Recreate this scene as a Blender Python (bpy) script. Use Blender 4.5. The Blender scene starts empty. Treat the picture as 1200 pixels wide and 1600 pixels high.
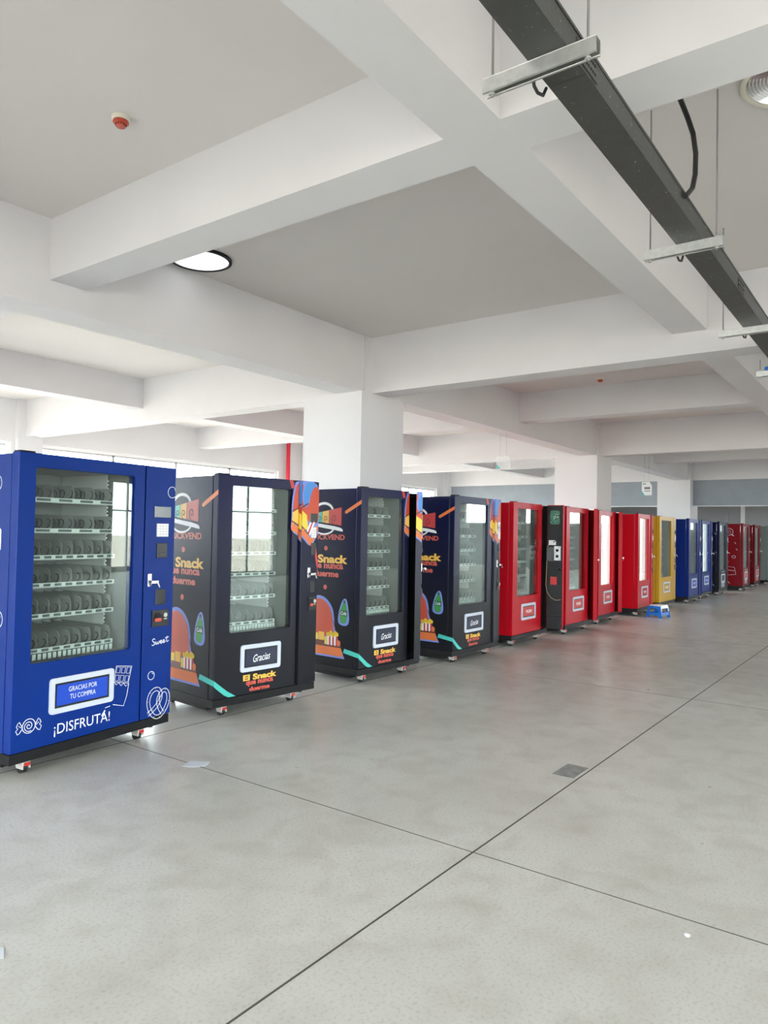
import bpy, math, random
from mathutils import Vector, Matrix
from mathutils.geometry import tessellate_polygon
random.seed(7)
PI = math.pi
scene = bpy.context.scene
COL = scene.collection

# ------------------------------------------------------------------ camera
FPX, YAW, PITCH, ROLL, EYE = 1134.67, 0.632941, 0.0278315, 0.0187115, 1.5
fw = Vector((math.cos(YAW) * math.cos(PITCH), math.sin(YAW) * math.cos(PITCH), math.sin(PITCH)))
rt0 = Vector((math.sin(YAW), -math.cos(YAW), 0))
up0 = rt0.cross(fw)
rt = rt0 * math.cos(ROLL) + up0 * math.sin(ROLL)
up = -rt0 * math.sin(ROLL) + up0 * math.cos(ROLL)
cd = bpy.data.cameras.new('camera')
cam = bpy.data.objects.new('camera', cd)
COL.objects.link(cam)
cd.sensor_fit = 'VERTICAL'
cd.sensor_height = 32.0
cd.lens = FPX / 1600 * 32.0
cd.clip_start = 0.05
cd.clip_end = 300
m = Matrix((rt, up, -fw)).transposed().to_4x4()
m.translation = Vector((0, 0, EYE))
cam.matrix_world = m
scene.camera = cam

# ------------------------------------------------------------------ exposure, world
scene.view_settings.view_transform = 'Standard'
scene.view_settings.look = 'None'
scene.view_settings.gamma = 1
scene.view_settings.use_curve_mapping = False
scene.view_settings.exposure = 0.72
SKY_STRENGTH = 14.0
scene.cycles.max_bounces = 14
scene.cycles.diffuse_bounces = 8
scene.cycles.glossy_bounces = 5
scene.cycles.transparent_max_bounces = 16
scene.cycles.sample_clamp_indirect = 6.0
scene.cycles.caustics_reflective = False
scene.cycles.caustics_refractive = False
scene.cycles.use_denoising = True

w = bpy.data.worlds.new('overcast_sky')
scene.world = w
w.use_nodes = True
nt = w.node_tree
nt.nodes.clear()
o_ = nt.nodes.new('ShaderNodeOutputWorld')
b_ = nt.nodes.new('ShaderNodeBackground')
tc = nt.nodes.new('ShaderNodeTexCoord')
sx = nt.nodes.new('ShaderNodeSeparateXYZ')
rp = nt.nodes.new('ShaderNodeValToRGB')
nt.links.new(tc.outputs['Generated'], sx.inputs[0])
nt.links.new(sx.outputs['Z'], rp.inputs[0])
rp.color_ramp.elements[0].position = 0.0
rp.color_ramp.elements[0].color = (0.80, 0.85, 0.88, 1)
rp.color_ramp.elements[1].position = 0.7
rp.color_ramp.elements[1].color = (0.92, 0.97, 1.0, 1)
nt.links.new(rp.outputs[0], b_.inputs[0])
b_.inputs[1].default_value = SKY_STRENGTH
nt.links.new(b_.outputs[0], o_.inputs[0])

# room extents
X0, X1, Y0, Y1 = -9.2, 31.5, -10.4, 14.0
SLAB, ZB, ZM = 3.93, 3.23, 3.443
SILL, HEAD, LOW = 0.95, 3.12, 0.1


def portal(name, loc, rot, sx_, sy_):
    ld = bpy.data.lights.new(name, 'AREA')
    ld.shape = 'RECTANGLE'
    ld.size, ld.size_y = sx_, sy_
    ld.cycles.is_portal = True
    lo = bpy.data.objects.new(name, ld)
    COL.objects.link(lo)
    lo.location = loc
    lo.rotation_euler = rot
    return lo


LEFT_WIN = [(-0.9, 6.95), (7.55, 14.2), (15.65, 22.3)]
ADDED_RIGHT_WIN = [(-8.6, -1.3), (-0.7, 6.95), (12.7, 14.8), (17.5, 20.6), (26.8, 30.8)]  # right-wall windows are added for room light and glass reflections
ADDED_BACK_WIN = [(-9.8, -2.6), (-2.0, 5.4), (6.0, 13.4)]  # unseen back windows, added to light the floor and machine fronts
for a, b in LEFT_WIN:
    portal('window_daylight', ((a + b) / 2, Y1 + 0.32, (SILL + HEAD) / 2), (-PI / 2, 0, 0), b - a, HEAD - SILL)
for a, b in ADDED_RIGHT_WIN:
    portal('window_daylight', ((a + b) / 2, Y0 - 0.32, (LOW + HEAD) / 2), (PI / 2, 0, 0), b - a, HEAD - LOW)
for a, b in ADDED_BACK_WIN:
    portal('window_daylight', (X0 - 0.32, (a + b) / 2, (LOW + HEAD) / 2), (PI / 2, 0, -PI / 2), b - a, HEAD - LOW)

portal('window_daylight', (X1 + 0.32, -5.2, (2.0 + HEAD) / 2), (PI / 2, 0, PI / 2), 9.2, HEAD - 2.0)  # sampling portal of the added far-wall window


# ------------------------------------------------------------------ materials
def mat(name, col, rough=0.5, metal=0.0, spec=0.5, emit=None, estr=0.0, noise=0.0, nscale=8.0, bump=0.0, coat=0.0):
    mt = bpy.data.materials.new(name)
    mt.use_nodes = True
    t = mt.node_tree
    p = t.nodes['Principled BSDF']
    p.inputs['Base Color'].default_value = (*col, 1)
    p.inputs['Roughness'].default_value = rough
    p.inputs['Metallic'].default_value = metal
    p.inputs['Specular IOR Level'].default_value = spec
    if coat:
        p.inputs['Coat Weight'].default_value = coat
    if emit:
        p.inputs['Emission Color'].default_value = (*emit, 1)
        p.inputs['Emission Strength'].default_value = estr
    if noise or bump:
        c = t.nodes.new('ShaderNodeTexCoord')
        n = t.nodes.new('ShaderNodeTexNoise')
        n.inputs['Scale'].default_value = nscale
        n.inputs['Detail'].default_value = 5
        t.links.new(c.outputs['Object'], n.inputs['Vector'])
        if noise:
            r = t.nodes.new('ShaderNodeValToRGB')
            r.color_ramp.elements[0].position = 0.3
            r.color_ramp.elements[1].position = 0.7
            r.color_ramp.elements[0].color = (*[max(0, v * (1 - noise)) for v in col], 1)
            r.color_ramp.elements[1].color = (*[min(1, v * (1 + noise)) for v in col], 1)
            t.links.new(n.outputs['Fac'], r.inputs[0])
            t.links.new(r.outputs[0], p.inputs['Base Color'])
        if bump:
            bn = t.nodes.new('ShaderNodeBump')
            bn.inputs['Strength'].default_value = bump
            bn.inputs['Distance'].default_value = 0.004
            t.links.new(n.outputs['Fac'], bn.inputs['Height'])
            t.links.new(bn.outputs[0], p.inputs['Normal'])
    return mt


def glass_mat(name, tint, refl):
    mt = bpy.data.materials.new(name)
    mt.use_nodes = True
    t = mt.node_tree
    t.nodes.clear()
    o = t.nodes.new('ShaderNodeOutputMaterial')
    mx = t.nodes.new('ShaderNodeMixShader')
    tr = t.nodes.new('ShaderNodeBsdfTransparent')
    gl = t.nodes.new('ShaderNodeBsdfGlossy')
    lw = t.nodes.new('ShaderNodeLayerWeight')
    lw.inputs[0].default_value = 0.5
    pw = t.nodes.new('ShaderNodeMath')
    pw.operation = 'POWER'
    pw.inputs[1].default_value = 4.0
    fr = t.nodes.new('ShaderNodeMath')
    fr.operation = 'MULTIPLY_ADD'
    fr.inputs[1].default_value = 0.9
    fr.inputs[2].default_value = refl
    t.links.new(lw.outputs['Facing'], pw.inputs[0])
    t.links.new(pw.outputs[0], fr.inputs[0])
    tr.inputs[0].default_value = (*tint, 1)
    gl.inputs[0].default_value = (0.95, 1, 0.98, 1)
    gl.inputs['Roughness'].default_value = 0.0
    t.links.new(fr.outputs[0], mx.inputs[0])
    t.links.new(tr.outputs[0], mx.inputs[1])
    t.links.new(gl.outputs[0], mx.inputs[2])
    t.links.new(mx.outputs[0], o.inputs[0])
    return mt


M = {}
M['plaster'] = mat('white_plaster', (0.655, 0.65, 0.672), 0.85, noise=0.025, nscale=1.3, bump=0.08)
M['ceil'] = mat('ceiling_plaster', (0.645, 0.615, 0.605), 0.9, noise=0.03, nscale=0.7, bump=0.06)
M['farwall'] = mat('grey_wall_paint', (0.36, 0.37, 0.39), 0.8, noise=0.03, nscale=1.5)
M['board'] = mat('blue_grey_board', (0.27, 0.30, 0.34), 0.7, noise=0.05, nscale=3)
M['ground'] = mat('outside_ground', (0.40, 0.33, 0.28), 0.9)
M['alu'] = mat('window_aluminium', (0.55, 0.57, 0.6), 0.4, 0.6)
M['whiteframe'] = mat('white_window_frame', (0.85, 0.85, 0.85), 0.5)
M['pane'] = glass_mat('window_glass', (0.96, 0.99, 0.98), 0.03)
M['vglass'] = glass_mat('vending_glass', (0.90, 0.94, 0.92), 0.045)
M['galv'] = mat('galvanised_steel', (0.62, 0.63, 0.62), 0.35, 0.8, noise=0.1, nscale=30)
M['trunk'] = mat('grey_trunking_steel', (0.05, 0.052, 0.049), 0.5, 0.1, noise=0.12, nscale=10)
M['rod'] = mat('threaded_rod_steel', (0.4, 0.4, 0.4), 0.4, 0.8)
M['blackrub'] = mat('black_rubber', (0.012, 0.012, 0.013), 0.45)
M['chrome'] = mat('chrome', (0.75, 0.75, 0.75), 0.18, 1.0)
M['black'] = mat('black_painted_metal', (0.008, 0.008, 0.009), 0.5, spec=0.25)
M['darkmetal'] = mat('charcoal_painted_metal', (0.010, 0.0105, 0.013), 0.45, spec=0.3)
M['blackplastic'] = mat('black_plastic', (0.01, 0.01, 0.011), 0.3)
M['screen'] = mat('grey_display_screen', (0.05, 0.055, 0.06), 0.15)
M['white'] = mat('white_vinyl', (0.85, 0.86, 0.88), 0.4)
M['lilac'] = mat('pale_bezel_plastic', (0.58, 0.61, 0.71), 0.35)
M['silver'] = mat('silver_keypad', (0.6, 0.6, 0.58), 0.35, 0.5)
M['liner'] = mat('pale_grey_liner', (0.36, 0.37, 0.36), 0.45)
M['linerw'] = mat('white_liner', (0.88, 0.88, 0.87), 0.4)
M['tray'] = mat('grey_tray_steel', (0.42, 0.44, 0.44), 0.4, 0.3)
M['rail'] = mat('clear_price_rail', (0.72, 0.78, 0.76), 0.25)
M['railtag'] = mat('dark_price_tag', (0.09, 0.10, 0.11), 0.4)
M['coil'] = mat('dark_coil_wire', (0.02, 0.022, 0.025), 0.35, 0.3)
M['divider'] = mat('grey_divider', (0.44, 0.45, 0.44), 0.5)
M['redplastic'] = mat('red_plastic', (0.55, 0.02, 0.02), 0.35)
M['casterwhite'] = mat('caster_housing', (0.62, 0.58, 0.55), 0.35, 0.3)
M['pcb'] = mat('green_circuit_board', (0.03, 0.16, 0.10), 0.4, noise=0.5, nscale=40)
M['cable'] = mat('tan_cable', (0.5, 0.38, 0.22), 0.5)
M['orange'] = mat('orange_vinyl', (0.72, 0.17, 0.04), 0.4)
M['orangered'] = mat('orange_red_vinyl', (0.55, 0.06, 0.02), 0.4)
M['red'] = mat('red_vinyl', (0.55, 0.035, 0.035), 0.4)
M['coral'] = mat('coral_vinyl', (0.62, 0.09, 0.06), 0.4)
M['yellow'] = mat('yellow_vinyl', (0.85, 0.48, 0.07), 0.4)
M['brightyellow'] = mat('bright_yellow_vinyl', (0.9, 0.62, 0.05), 0.4)
M['teal'] = mat('teal_vinyl', (0.06, 0.48, 0.42), 0.4)
M['peri'] = mat('periwinkle_vinyl', (0.18, 0.25, 0.66), 0.4)
M['skyblue'] = mat('sky_blue_vinyl', (0.05, 0.25, 0.65), 0.4)
M['green'] = mat('green_vinyl', (0.04, 0.26, 0.05), 0.4)
M['dgreen'] = mat('dark_green_vinyl', (0.01, 0.10, 0.02), 0.4)
M['brown'] = mat('brown_vinyl', (0.14, 0.03, 0.015), 0.4)
M['navyvinyl'] = mat('navy_vinyl', (0.012, 0.016, 0.045), 0.4)
M['bluepaint'] = mat('royal_blue_paint', (0.002, 0.026, 0.20), 0.32, spec=0.16, noise=0.05, nscale=2)
M['bluevinyl'] = mat('royal_blue_flap', (0.006, 0.06, 0.50), 0.35)
M['redpaint'] = mat('red_paint', (0.46, 0.003, 0.012), 0.32, spec=0.16)
M['darkred'] = mat('dark_red_paint', (0.16, 0.003, 0.007), 0.32, spec=0.16)
M['yellowpaint'] = mat('mustard_yellow_paint', (0.52, 0.29, 0.018), 0.35, spec=0.16)
M['bluepaint2'] = mat('mid_blue_paint', (0.002, 0.018, 0.16), 0.32, spec=0.16)
M['greygreen'] = mat('grey_green_paint', (0.18, 0.22, 0.21), 0.4)
M['lit'] = mat('lit_white_panel', (0.9, 0.9, 0.9), 0.5, emit=(0.93, 1.0, 0.99), estr=1.6)
M['lampglow'] = mat('lit_lamp_lens', (0.9, 0.9, 0.9), 0.3, emit=(0.95, 0.98, 1.0), estr=0.55)
M['reflector'] = mat('aluminium_reflector', (0.75, 0.75, 0.75), 0.2, 0.9)
M['cream'] = mat('cream_plastic', (0.72, 0.68, 0.58), 0.4)
M['detred'] = mat('detector_red', (0.50, 0.07, 0.04), 0.4)
M['stoolblue'] = mat('stool_blue_plastic', (0.01, 0.16, 0.58), 0.35)
M['stoolwhite'] = mat('stool_white_plastic', (0.85, 0.86, 0.84), 0.35)
M['paper'] = mat('paper', (0.78, 0.82, 0.88), 0.7)
M['patch'] = mat('grey_mortar_patch', (0.30, 0.30, 0.29), 0.6, noise=0.2, nscale=20)
M['pipered'] = mat('fire_pipe_red', (0.65, 0.01, 0.04), 0.4)
M['acrylic'] = None
mt = bpy.data.materials.new('frosted_acrylic')
mt.use_nodes = True
t = mt.node_tree
p = t.nodes['Principled BSDF']
p.inputs['Base Color'].default_value = (0.85, 0.88, 0.88, 1)
p.inputs['Alpha'].default_value = 0.28
p.inputs['Roughness'].default_value = 0.2
M['acrylic'] = mt

t = M['trunk'].node_tree
c = t.nodes.new('ShaderNodeTexCoord')
n = t.nodes.new('ShaderNodeTexNoise')
n.inputs['Scale'].default_value = 55
n.inputs['Detail'].default_value = 8
n.inputs['Distortion'].default_value = 1.5
r = t.nodes.new('ShaderNodeValToRGB')
r.color_ramp.elements[0].position = 0.68
r.color_ramp.elements[1].position = 0.72
mx = t.nodes.new('ShaderNodeMix')
mx.data_type = 'RGBA'
p = t.nodes['Principled BSDF']
src = p.inputs['Base Color'].links[0].from_socket
t.links.new(c.outputs['Object'], n.inputs['Vector'])
t.links.new(n.outputs['Fac'], r.inputs[0])
t.links.new(r.outputs[0], mx.inputs[0])
t.links.new(src, mx.inputs[6])
mx.inputs[7].default_value = (0.42, 0.42, 0.40, 1)
t.links.new(mx.outputs[2], p.inputs['Base Color'])

# printed navy wrap, charcoal at the bottom
mt = bpy.data.materials.new('navy_wrap')
mt.use_nodes = True
t = mt.node_tree
p = t.nodes['Principled BSDF']
c = t.nodes.new('ShaderNodeTexCoord')
s = t.nodes.new('ShaderNodeSeparateXYZ')
mp = t.nodes.new('ShaderNodeMapRange')
mp.inputs['From Min'].default_value = 0.1
mp.inputs['From Max'].default_value = 1.95
r = t.nodes.new('ShaderNodeValToRGB')
r.color_ramp.elements[0].color = (0.012, 0.0125, 0.017, 1)
r.color_ramp.elements[0].position = 0.25
r.color_ramp.elements[1].color = (0.005, 0.007, 0.045, 1)
r.color_ramp.elements[1].position = 0.95
t.links.new(c.outputs['Object'], s.inputs[0])
t.links.new(s.outputs['Z'], mp.inputs['Value'])
t.links.new(mp.outputs[0], r.inputs[0])
t.links.new(r.outputs[0], p.inputs['Base Color'])
p.inputs['Roughness'].default_value = 0.28
p.inputs['Specular IOR Level'].default_value = 0.2
M['navy'] = mt

# polished concrete floor
mt = bpy.data.materials.new('polished_concrete')
mt.use_nodes = True
t = mt.node_tree
p = t.nodes['Principled BSDF']
c = t.nodes.new('ShaderNodeTexCoord')


def tex_noise(sc, det, dist=0.0):
    n = t.nodes.new('ShaderNodeTexNoise')
    n.inputs['Scale'].default_value = sc
    n.inputs['Detail'].default_value = det
    n.inputs['Distortion'].default_value = dist
    t.links.new(c.outputs['Object'], n.inputs['Vector'])
    return n


n1, n2, n3 = tex_noise(0.8, 6, 0.6), tex_noise(4.5, 8, 0.4), tex_noise(70, 4)
r1 = t.nodes.new('ShaderNodeValToRGB')
r1.color_ramp.elements[0].position = 0.3
r1.color_ramp.elements[1].position = 0.7
r1.color_ramp.elements[0].color = (0.66, 0.645, 0.60, 1)
r1.color_ramp.elements[1].color = (0.78, 0.77, 0.73, 1)
t.links.new(n1.outputs['Fac'], r1.inputs[0])


def mixc(a, fac_socket, col, rng):
    mr = t.nodes.new('ShaderNodeMapRange')
    mr.inputs['From Min'].default_value, mr.inputs['From Max'].default_value = rng[0], rng[1]
    mr.inputs['To Max'].default_value = rng[2]
    t.links.new(fac_socket, mr.inputs['Value'])
    mx = t.nodes.new('ShaderNodeMix')
    mx.data_type = 'RGBA'
    t.links.new(mr.outputs[0], mx.inputs[0])
    t.links.new(a, mx.inputs[6])
    mx.inputs[7].default_value = (*col, 1)
    return mx.outputs[2]


a = mixc(r1.outputs[0], n2.outputs['Fac'], (0.56, 0.53, 0.475), (0.45, 0.75, 0.7))
a = mixc(a, n3.outputs['Fac'], (0.42, 0.40, 0.36), (0.5, 0.75, 0.5))
t.links.new(a, p.inputs['Base Color'])
mr = t.nodes.new('ShaderNodeMapRange')
mr.inputs['To Min'].default_value, mr.inputs['To Max'].default_value = 0.22, 0.42
t.links.new(n2.outputs['Fac'], mr.inputs['Value'])
t.links.new(mr.outputs[0], p.inputs['Roughness'])
bn = t.nodes.new('ShaderNodeBump')
bn.inputs['Strength'].default_value = 0.12
bn.inputs['Distance'].default_value = 0.01
t.links.new(n2.outputs['Fac'], bn.inputs['Height'])
t.links.new(bn.outputs[0], p.inputs['Normal'])
M['floor'] = mt
M['joint'] = mat('floor_joint_dark', (0.10, 0.10, 0.09), 0.8)


# ------------------------------------------------------------------ mesh helpers
class MB:
    def __init__(s):
        s.v, s.f, s.m = [], [], []

    def add(s, vs, fs, mi=0):
        o = len(s.v)
        s.v += [tuple(q) for q in vs]
        s.f += [tuple(i + o for i in f) for f in fs]
        s.m += [mi] * len(fs)
        return s

    def box(s, x0, y0, z0, x1, y1, z1, mi=0):
        vs = [(x0, y0, z0), (x1, y0, z0), (x1, y1, z0), (x0, y1, z0), (x0, y0, z1), (x1, y0, z1), (x1, y1, z1), (x0, y1, z1)]
        return s.add(vs, [(0, 3, 2, 1), (4, 5, 6, 7), (0, 1, 5, 4), (1, 2, 6, 5), (2, 3, 7, 6), (3, 0, 4, 7)], mi)

    def tube(s, pts, r, n=8, mi=0, cap=True):
        pts = [Vector(q) for q in pts]
        vs, fs = [], []
        u = None
        for i, q in enumerate(pts):
            d = (pts[min(i + 1, len(pts) - 1)] - pts[max(i - 1, 0)]).normalized()
            if u is None:
                u = d.cross(Vector((0, 0, 1)))
                if u.length < 0.1:
                    u = d.cross(Vector((0, 1, 0)))
            u = (u - d * u.dot(d)).normalized()
            w_ = d.cross(u)
            rr = r[i] if isinstance(r, (list, tuple)) else r
            for k in range(n):
                a_ = 2 * PI * k / n
                vs.append(q + (u * math.cos(a_) + w_ * math.sin(a_)) * rr)
        for i in range(len(pts) - 1):
            for k in range(n):
                fs.append((i * n + k, i * n + (k + 1) % n, (i + 1) * n + (k + 1) % n, (i + 1) * n + k))
        if cap:
            fs.append(tuple(range(n - 1, -1, -1)))
            fs.append(tuple((len(pts) - 1) * n + k for k in range(n)))
        return s.add(vs, fs, mi)

    def lathe(s, prof, n=32, c=(0, 0, 0), mi=0):
        vs, fs = [], []
        for (r_, z_) in prof:
            for k in range(n):
                a_ = 2 * PI * k / n
                vs.append((c[0] + r_ * math.cos(a_), c[1] + r_ * math.sin(a_), c[2] + z_))
        for i in range(len(prof) - 1):
            for k in range(n):
                fs.append((i * n + k, i * n + (k + 1) % n, (i + 1) * n + (k + 1) % n, (i + 1) * n + k))
        return s.add(vs, fs, mi)

    def plate(s, outer, holes, mp_, d0, d1, mi=0):
        """2-D outline with holes, extruded from offset d0 to d1 through the map mp_(u, v, d)"""
        loops = [outer] + list(holes)
        flat = [q for L in loops for q in L]
        tris = tessellate_polygon([[Vector((q[0], q[1], 0)) for q in L] for L in loops])
        n = len(flat)
        vs = [mp_(q[0], q[1], d0) for q in flat] + [mp_(q[0], q[1], d1) for q in flat]
        fs = []
        for tr in tris:
            a_, b2, c_ = [flat[i] for i in tr]
            ar = (b2[0] - a_[0]) * (c_[1] - a_[1]) - (b2[1] - a_[1]) * (c_[0] - a_[0])
            if ar < 0:
                tr = (tr[0], tr[2], tr[1])
            fs.append(tuple(tr))
            fs.append(tuple(i + n for i in reversed(tr)))
        o = 0
        for L in loops:
            k = len(L)
            for i in range(k):
                j = (i + 1) % k
                fs.append((o + i, o + j, o + j + n, o + i + n))
            o += k
        return s.add(vs, fs, mi)

    def build(s, name, mats, parent=None, loc=None, rz=0, smooth=False, bevel=0.0, fix=True):
        me = bpy.data.meshes.new(name)
        me.from_pydata(s.v, [], s.f)
        if not isinstance(mats, (list, tuple)):
            mats = [mats]
        for q in mats:
            me.materials.append(M[q] if isinstance(q, str) else q)
        me.polygons.foreach_set('material_index', s.m)
        if smooth:
            me.polygons.foreach_set('use_smooth', [True] * len(s.f))
            if hasattr(me, 'set_sharp_from_angle'):
                me.set_sharp_from_angle(angle=math.radians(40))
        me.update()
        if fix:
            import bmesh
            bm = bmesh.new()
            bm.from_mesh(me)
            bmesh.ops.recalc_face_normals(bm, faces=bm.faces)
            bm.to_mesh(me)
            bm.free()
        o = bpy.data.objects.new(name, me)
        COL.objects.link(o)
        if parent:
            o.parent = parent
        if loc:
            o.location = loc
        o.rotation_euler.z = rz
        if bevel:
            b = o.modifiers.new('bevel', 'BEVEL')
            b.width = bevel
            b.segments = 2
            b.limit_method = 'ANGLE'
        return o


def tag(o, label=None, cat=None, group=None, kind=None):
    if label:
        o['label'] = label
    if cat:
        o['category'] = cat
    if group:
        o['group'] = group
    if kind:
        o['kind'] = kind
    return o


def empty(name, loc, rz=0):
    o = bpy.data.objects.new(name, None)
    COL.objects.link(o)
    o.location = loc
    o.rotation_euler.z = rz
    o.empty_display_size = 0.1
    return o


def struct(o, label=None):
    o['kind'] = 'structure'
    if label:
        o['label'] = label
    return o


def rrect(x0, z0, x1, z1, r, n=5):
    pts = []
    for cx, cz, a0 in ((x1 - r, z1 - r, 0), (x0 + r, z1 - r, PI / 2), (x0 + r, z0 + r, PI), (x1 - r, z0 + r, 1.5 * PI)):
        for i in range(n + 1):
            a_ = a0 + PI / 2 * i / n
            pts.append((cx + r * math.cos(a_), cz + r * math.sin(a_)))
    return pts


def rect(x0, z0, x1, z1):
    return [(x0, z0), (x1, z0), (x1, z1), (x0, z1)]


def circ(cx, cz, r, n=20, ry=None):
    ry = ry or r
    return [(cx + r * math.cos(2 * PI * i / n), cz + ry * math.sin(2 * PI * i / n)) for i in range(n)]


def arc(cx, cz, r, a0, a1, n=14, ry=None):
    ry = ry or r
    return [(cx + r * math.cos(math.radians(a0 + (a1 - a0) * i / n)), cz + ry * math.sin(math.radians(a0 + (a1 - a0) * i / n))) for i in range(n + 1)]


front = lambda u, v, d: (u, -d, v)          # a decal on the front face
left_side = lambda u, v, d: (-d, u, v)      # a decal on the left side, u = distance behind the front


def ribbon(mb, pts, wd, mp_, off, mi=0, closed=False, th=0.0006):
    n = len(pts)
    P = [Vector(q) for q in pts]
    L, R_ = [], []
    for i in range(n):
        if closed:
            d = P[(i + 1) % n] - P[i - 1]
        else:
            d = P[min(i + 1, n - 1)] - P[max(i - 1, 0)]
        if d.length < 1e-9:
            d = Vector((1, 0))
        d.normalize()
        nn = Vector((-d.y, d.x)) * wd / 2
        L.append(P[i] + nn)
        R_.append(P[i] - nn)
    k = n if closed else n - 1
    for i in range(k):
        j = (i + 1) % n
        q = [L[i], R_[i], R_[j], L[j]]
        vs = [mp_(a_[0], a_[1], off) for a_ in q] + [mp_(a_[0], a_[1], off + th) for a_ in q]
        mb.add(vs, [(0, 1, 2, 3), (4, 7, 6, 5), (0, 1, 5, 4), (1, 2, 6, 5), (2, 3, 7, 6), (3, 0, 4, 7)], mi)


def flat(mb, poly, mp_, off, mi=0, th=0.0006):
    if len(poly) >= 3:
        mb.plate(poly, [], mp_, off, off + th, mi)


def clipx(poly, xlo=None, xhi=None):
    for lim, sgn in ((xlo, 1), (xhi, -1)):
        if lim is None:
            continue
        out = []
        for i in range(len(poly)):
            a_, b2 = poly[i - 1], poly[i]
            ia, ib = sgn * (a_[0] - lim) >= 0, sgn * (b2[0] - lim) >= 0
            if ia != ib:
                t_ = (lim - a_[0]) / (b2[0] - a_[0])
                out.append((lim, a_[1] + t_ * (b2[1] - a_[1])))
            if ib:
                out.append(b2)
        poly = out
        if len(poly) < 3:
            return []
    return poly


def chaikin(pts, closed=True, n=2):
    for _ in range(n):
        out = [] if closed else [pts[0]]
        k = len(pts) if closed else len(pts) - 1
        for i in range(k):
            a_, b2 = pts[i], pts[(i + 1) % len(pts)]
            out += [(a_[0] * .75 + b2[0] * .25, a_[1] * .75 + b2[1] * .25), (a_[0] * .25 + b2[0] * .75, a_[1] * .25 + b2[1] * .75)]
        if not closed:
            out.append(pts[-1])
        pts = out
    return pts


_tcache = {}


def text2d(body, bold=0.0, shear=0.0, spacing=1.0):
    key = (body, bold, shear, spacing)
    if key not in _tcache:
        cu = bpy.data.curves.new('lettering', 'FONT')
        cu.body = body
        cu.offset = bold
        cu.shear = shear
        cu.space_character = spacing
        cu.resolution_u = 3
        cu.fill_mode = 'FRONT'
        ob = bpy.data.objects.new('lettering', cu)
        COL.objects.link(ob)
        dg = bpy.context.evaluated_depsgraph_get()
        me = bpy.data.meshes.new_from_object(ob.evaluated_get(dg))
        vs = [(q.co.x, q.co.y) for q in me.vertices]
        fs = [tuple(q.vertices) for q in me.polygons]
        bpy.data.objects.remove(ob)
        bpy.data.curves.remove(cu)
        bpy.data.meshes.remove(me)
        xs, ys = [q[0] for q in vs], [q[1] for q in vs]
        x0_, x1_, y0_, y1_ = min(xs), max(xs), min(ys), max(ys)
        vs = [((q[0] - x0_) / (x1_ - x0_), (q[1] - y0_) / (y1_ - y0_)) for q in vs]
        _tcache[key] = (vs, fs)
    return _tcache[key]


def text(mb, body, u0, u1, v0, v1, mp_, off=0.0006, mi=0, bold=0.0, shear=0.0, rise=0.0, arch=0.0, spacing=1.0):
    """lettering fitted into the box u0..u1, v0..v1"""
    vs, fs = text2d(body, bold, shear, spacing)
    out = []
    for a_, b2 in vs:
        out.append(mp_(u0 + a_ * (u1 - u0), v0 + b2 * (v1 - v0) + rise * a_ + arch * (1 - (2 * a_ - 1) ** 2), off))
    mb.add(out, fs, mi)


# ------------------------------------------------------------------ the setting
mb = MB().box(X0 - 0.3, Y0 - 0.3, -0.3, X1 + 0.3, Y1 + 0.3, 0)
struct(mb.build('floor', 'floor'))
mb = MB().box(X0 - 0.3, Y0 - 0.3, SLAB, X1 + 0.3, Y1 + 0.3, SLAB + 0.25)
struct(mb.build('ceiling', 'ceil'))
mb = MB().box(-120, -120, -0.5, 120, 120, -0.32)
struct(mb.build('ground', 'ground'))
# saw-cut joints, thin dark strips in the slab
k = 0
for y in (-2.4, 1.688, 4.47):
    k += 1
    struct(MB().box(X0, y - 0.0045, -0.01, X1, y + 0.0045, 0.0006).build('trim_%d' % k, 'joint'), 'thin dark saw-cut joint in the concrete floor')
for x in (-1.08, 3.06, 7.2, 11.4, 15.5, 19.6, 23.7):
    k += 1
    struct(MB().box(x - 0.003, Y0, -0.01, x + 0.003, Y1, 0.0006).build('trim_%d' % k, 'joint'), 'thin dark saw-cut joint in the concrete floor')


def holed_wall(name, axis, pos, thick, a0, a1, wins, sill):
    mb = MB()
    if axis == 'y':
        mp_ = lambda u, v, d: (u, d, v)
    else:
        mp_ = lambda u, v, d: (d, u, v)
    holes = [rect(a, sill, b, HEAD) for a, b in wins]
    mb.plate(rect(a0, -0.05, a1, SLAB + 0.1), holes, mp_, pos, pos + thick)
    return struct(mb.build(name, 'plaster'))


holed_wall('wall_left', 'y', Y1, 0.3, X0 - 0.3, X1 + 0.3, LEFT_WIN, SILL)
holed_wall('wall_right', 'y', Y0 - 0.3, 0.3, X0 - 0.3, X1 + 0.3, ADDED_RIGHT_WIN, LOW)
holed_wall('wall_back', 'x', X0 - 0.3, 0.3, Y0, Y1, ADDED_BACK_WIN, LOW)
mb = MB().plate(rect(Y0, -0.05, Y1, SLAB + 0.1), [rect(-9.8, 2.0, -0.6, HEAD)], lambda u, v, d: (d, u, v), X1, X1 + 0.3)
struct(mb.build('wall_front', 'farwall'))

wn = 0


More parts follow.
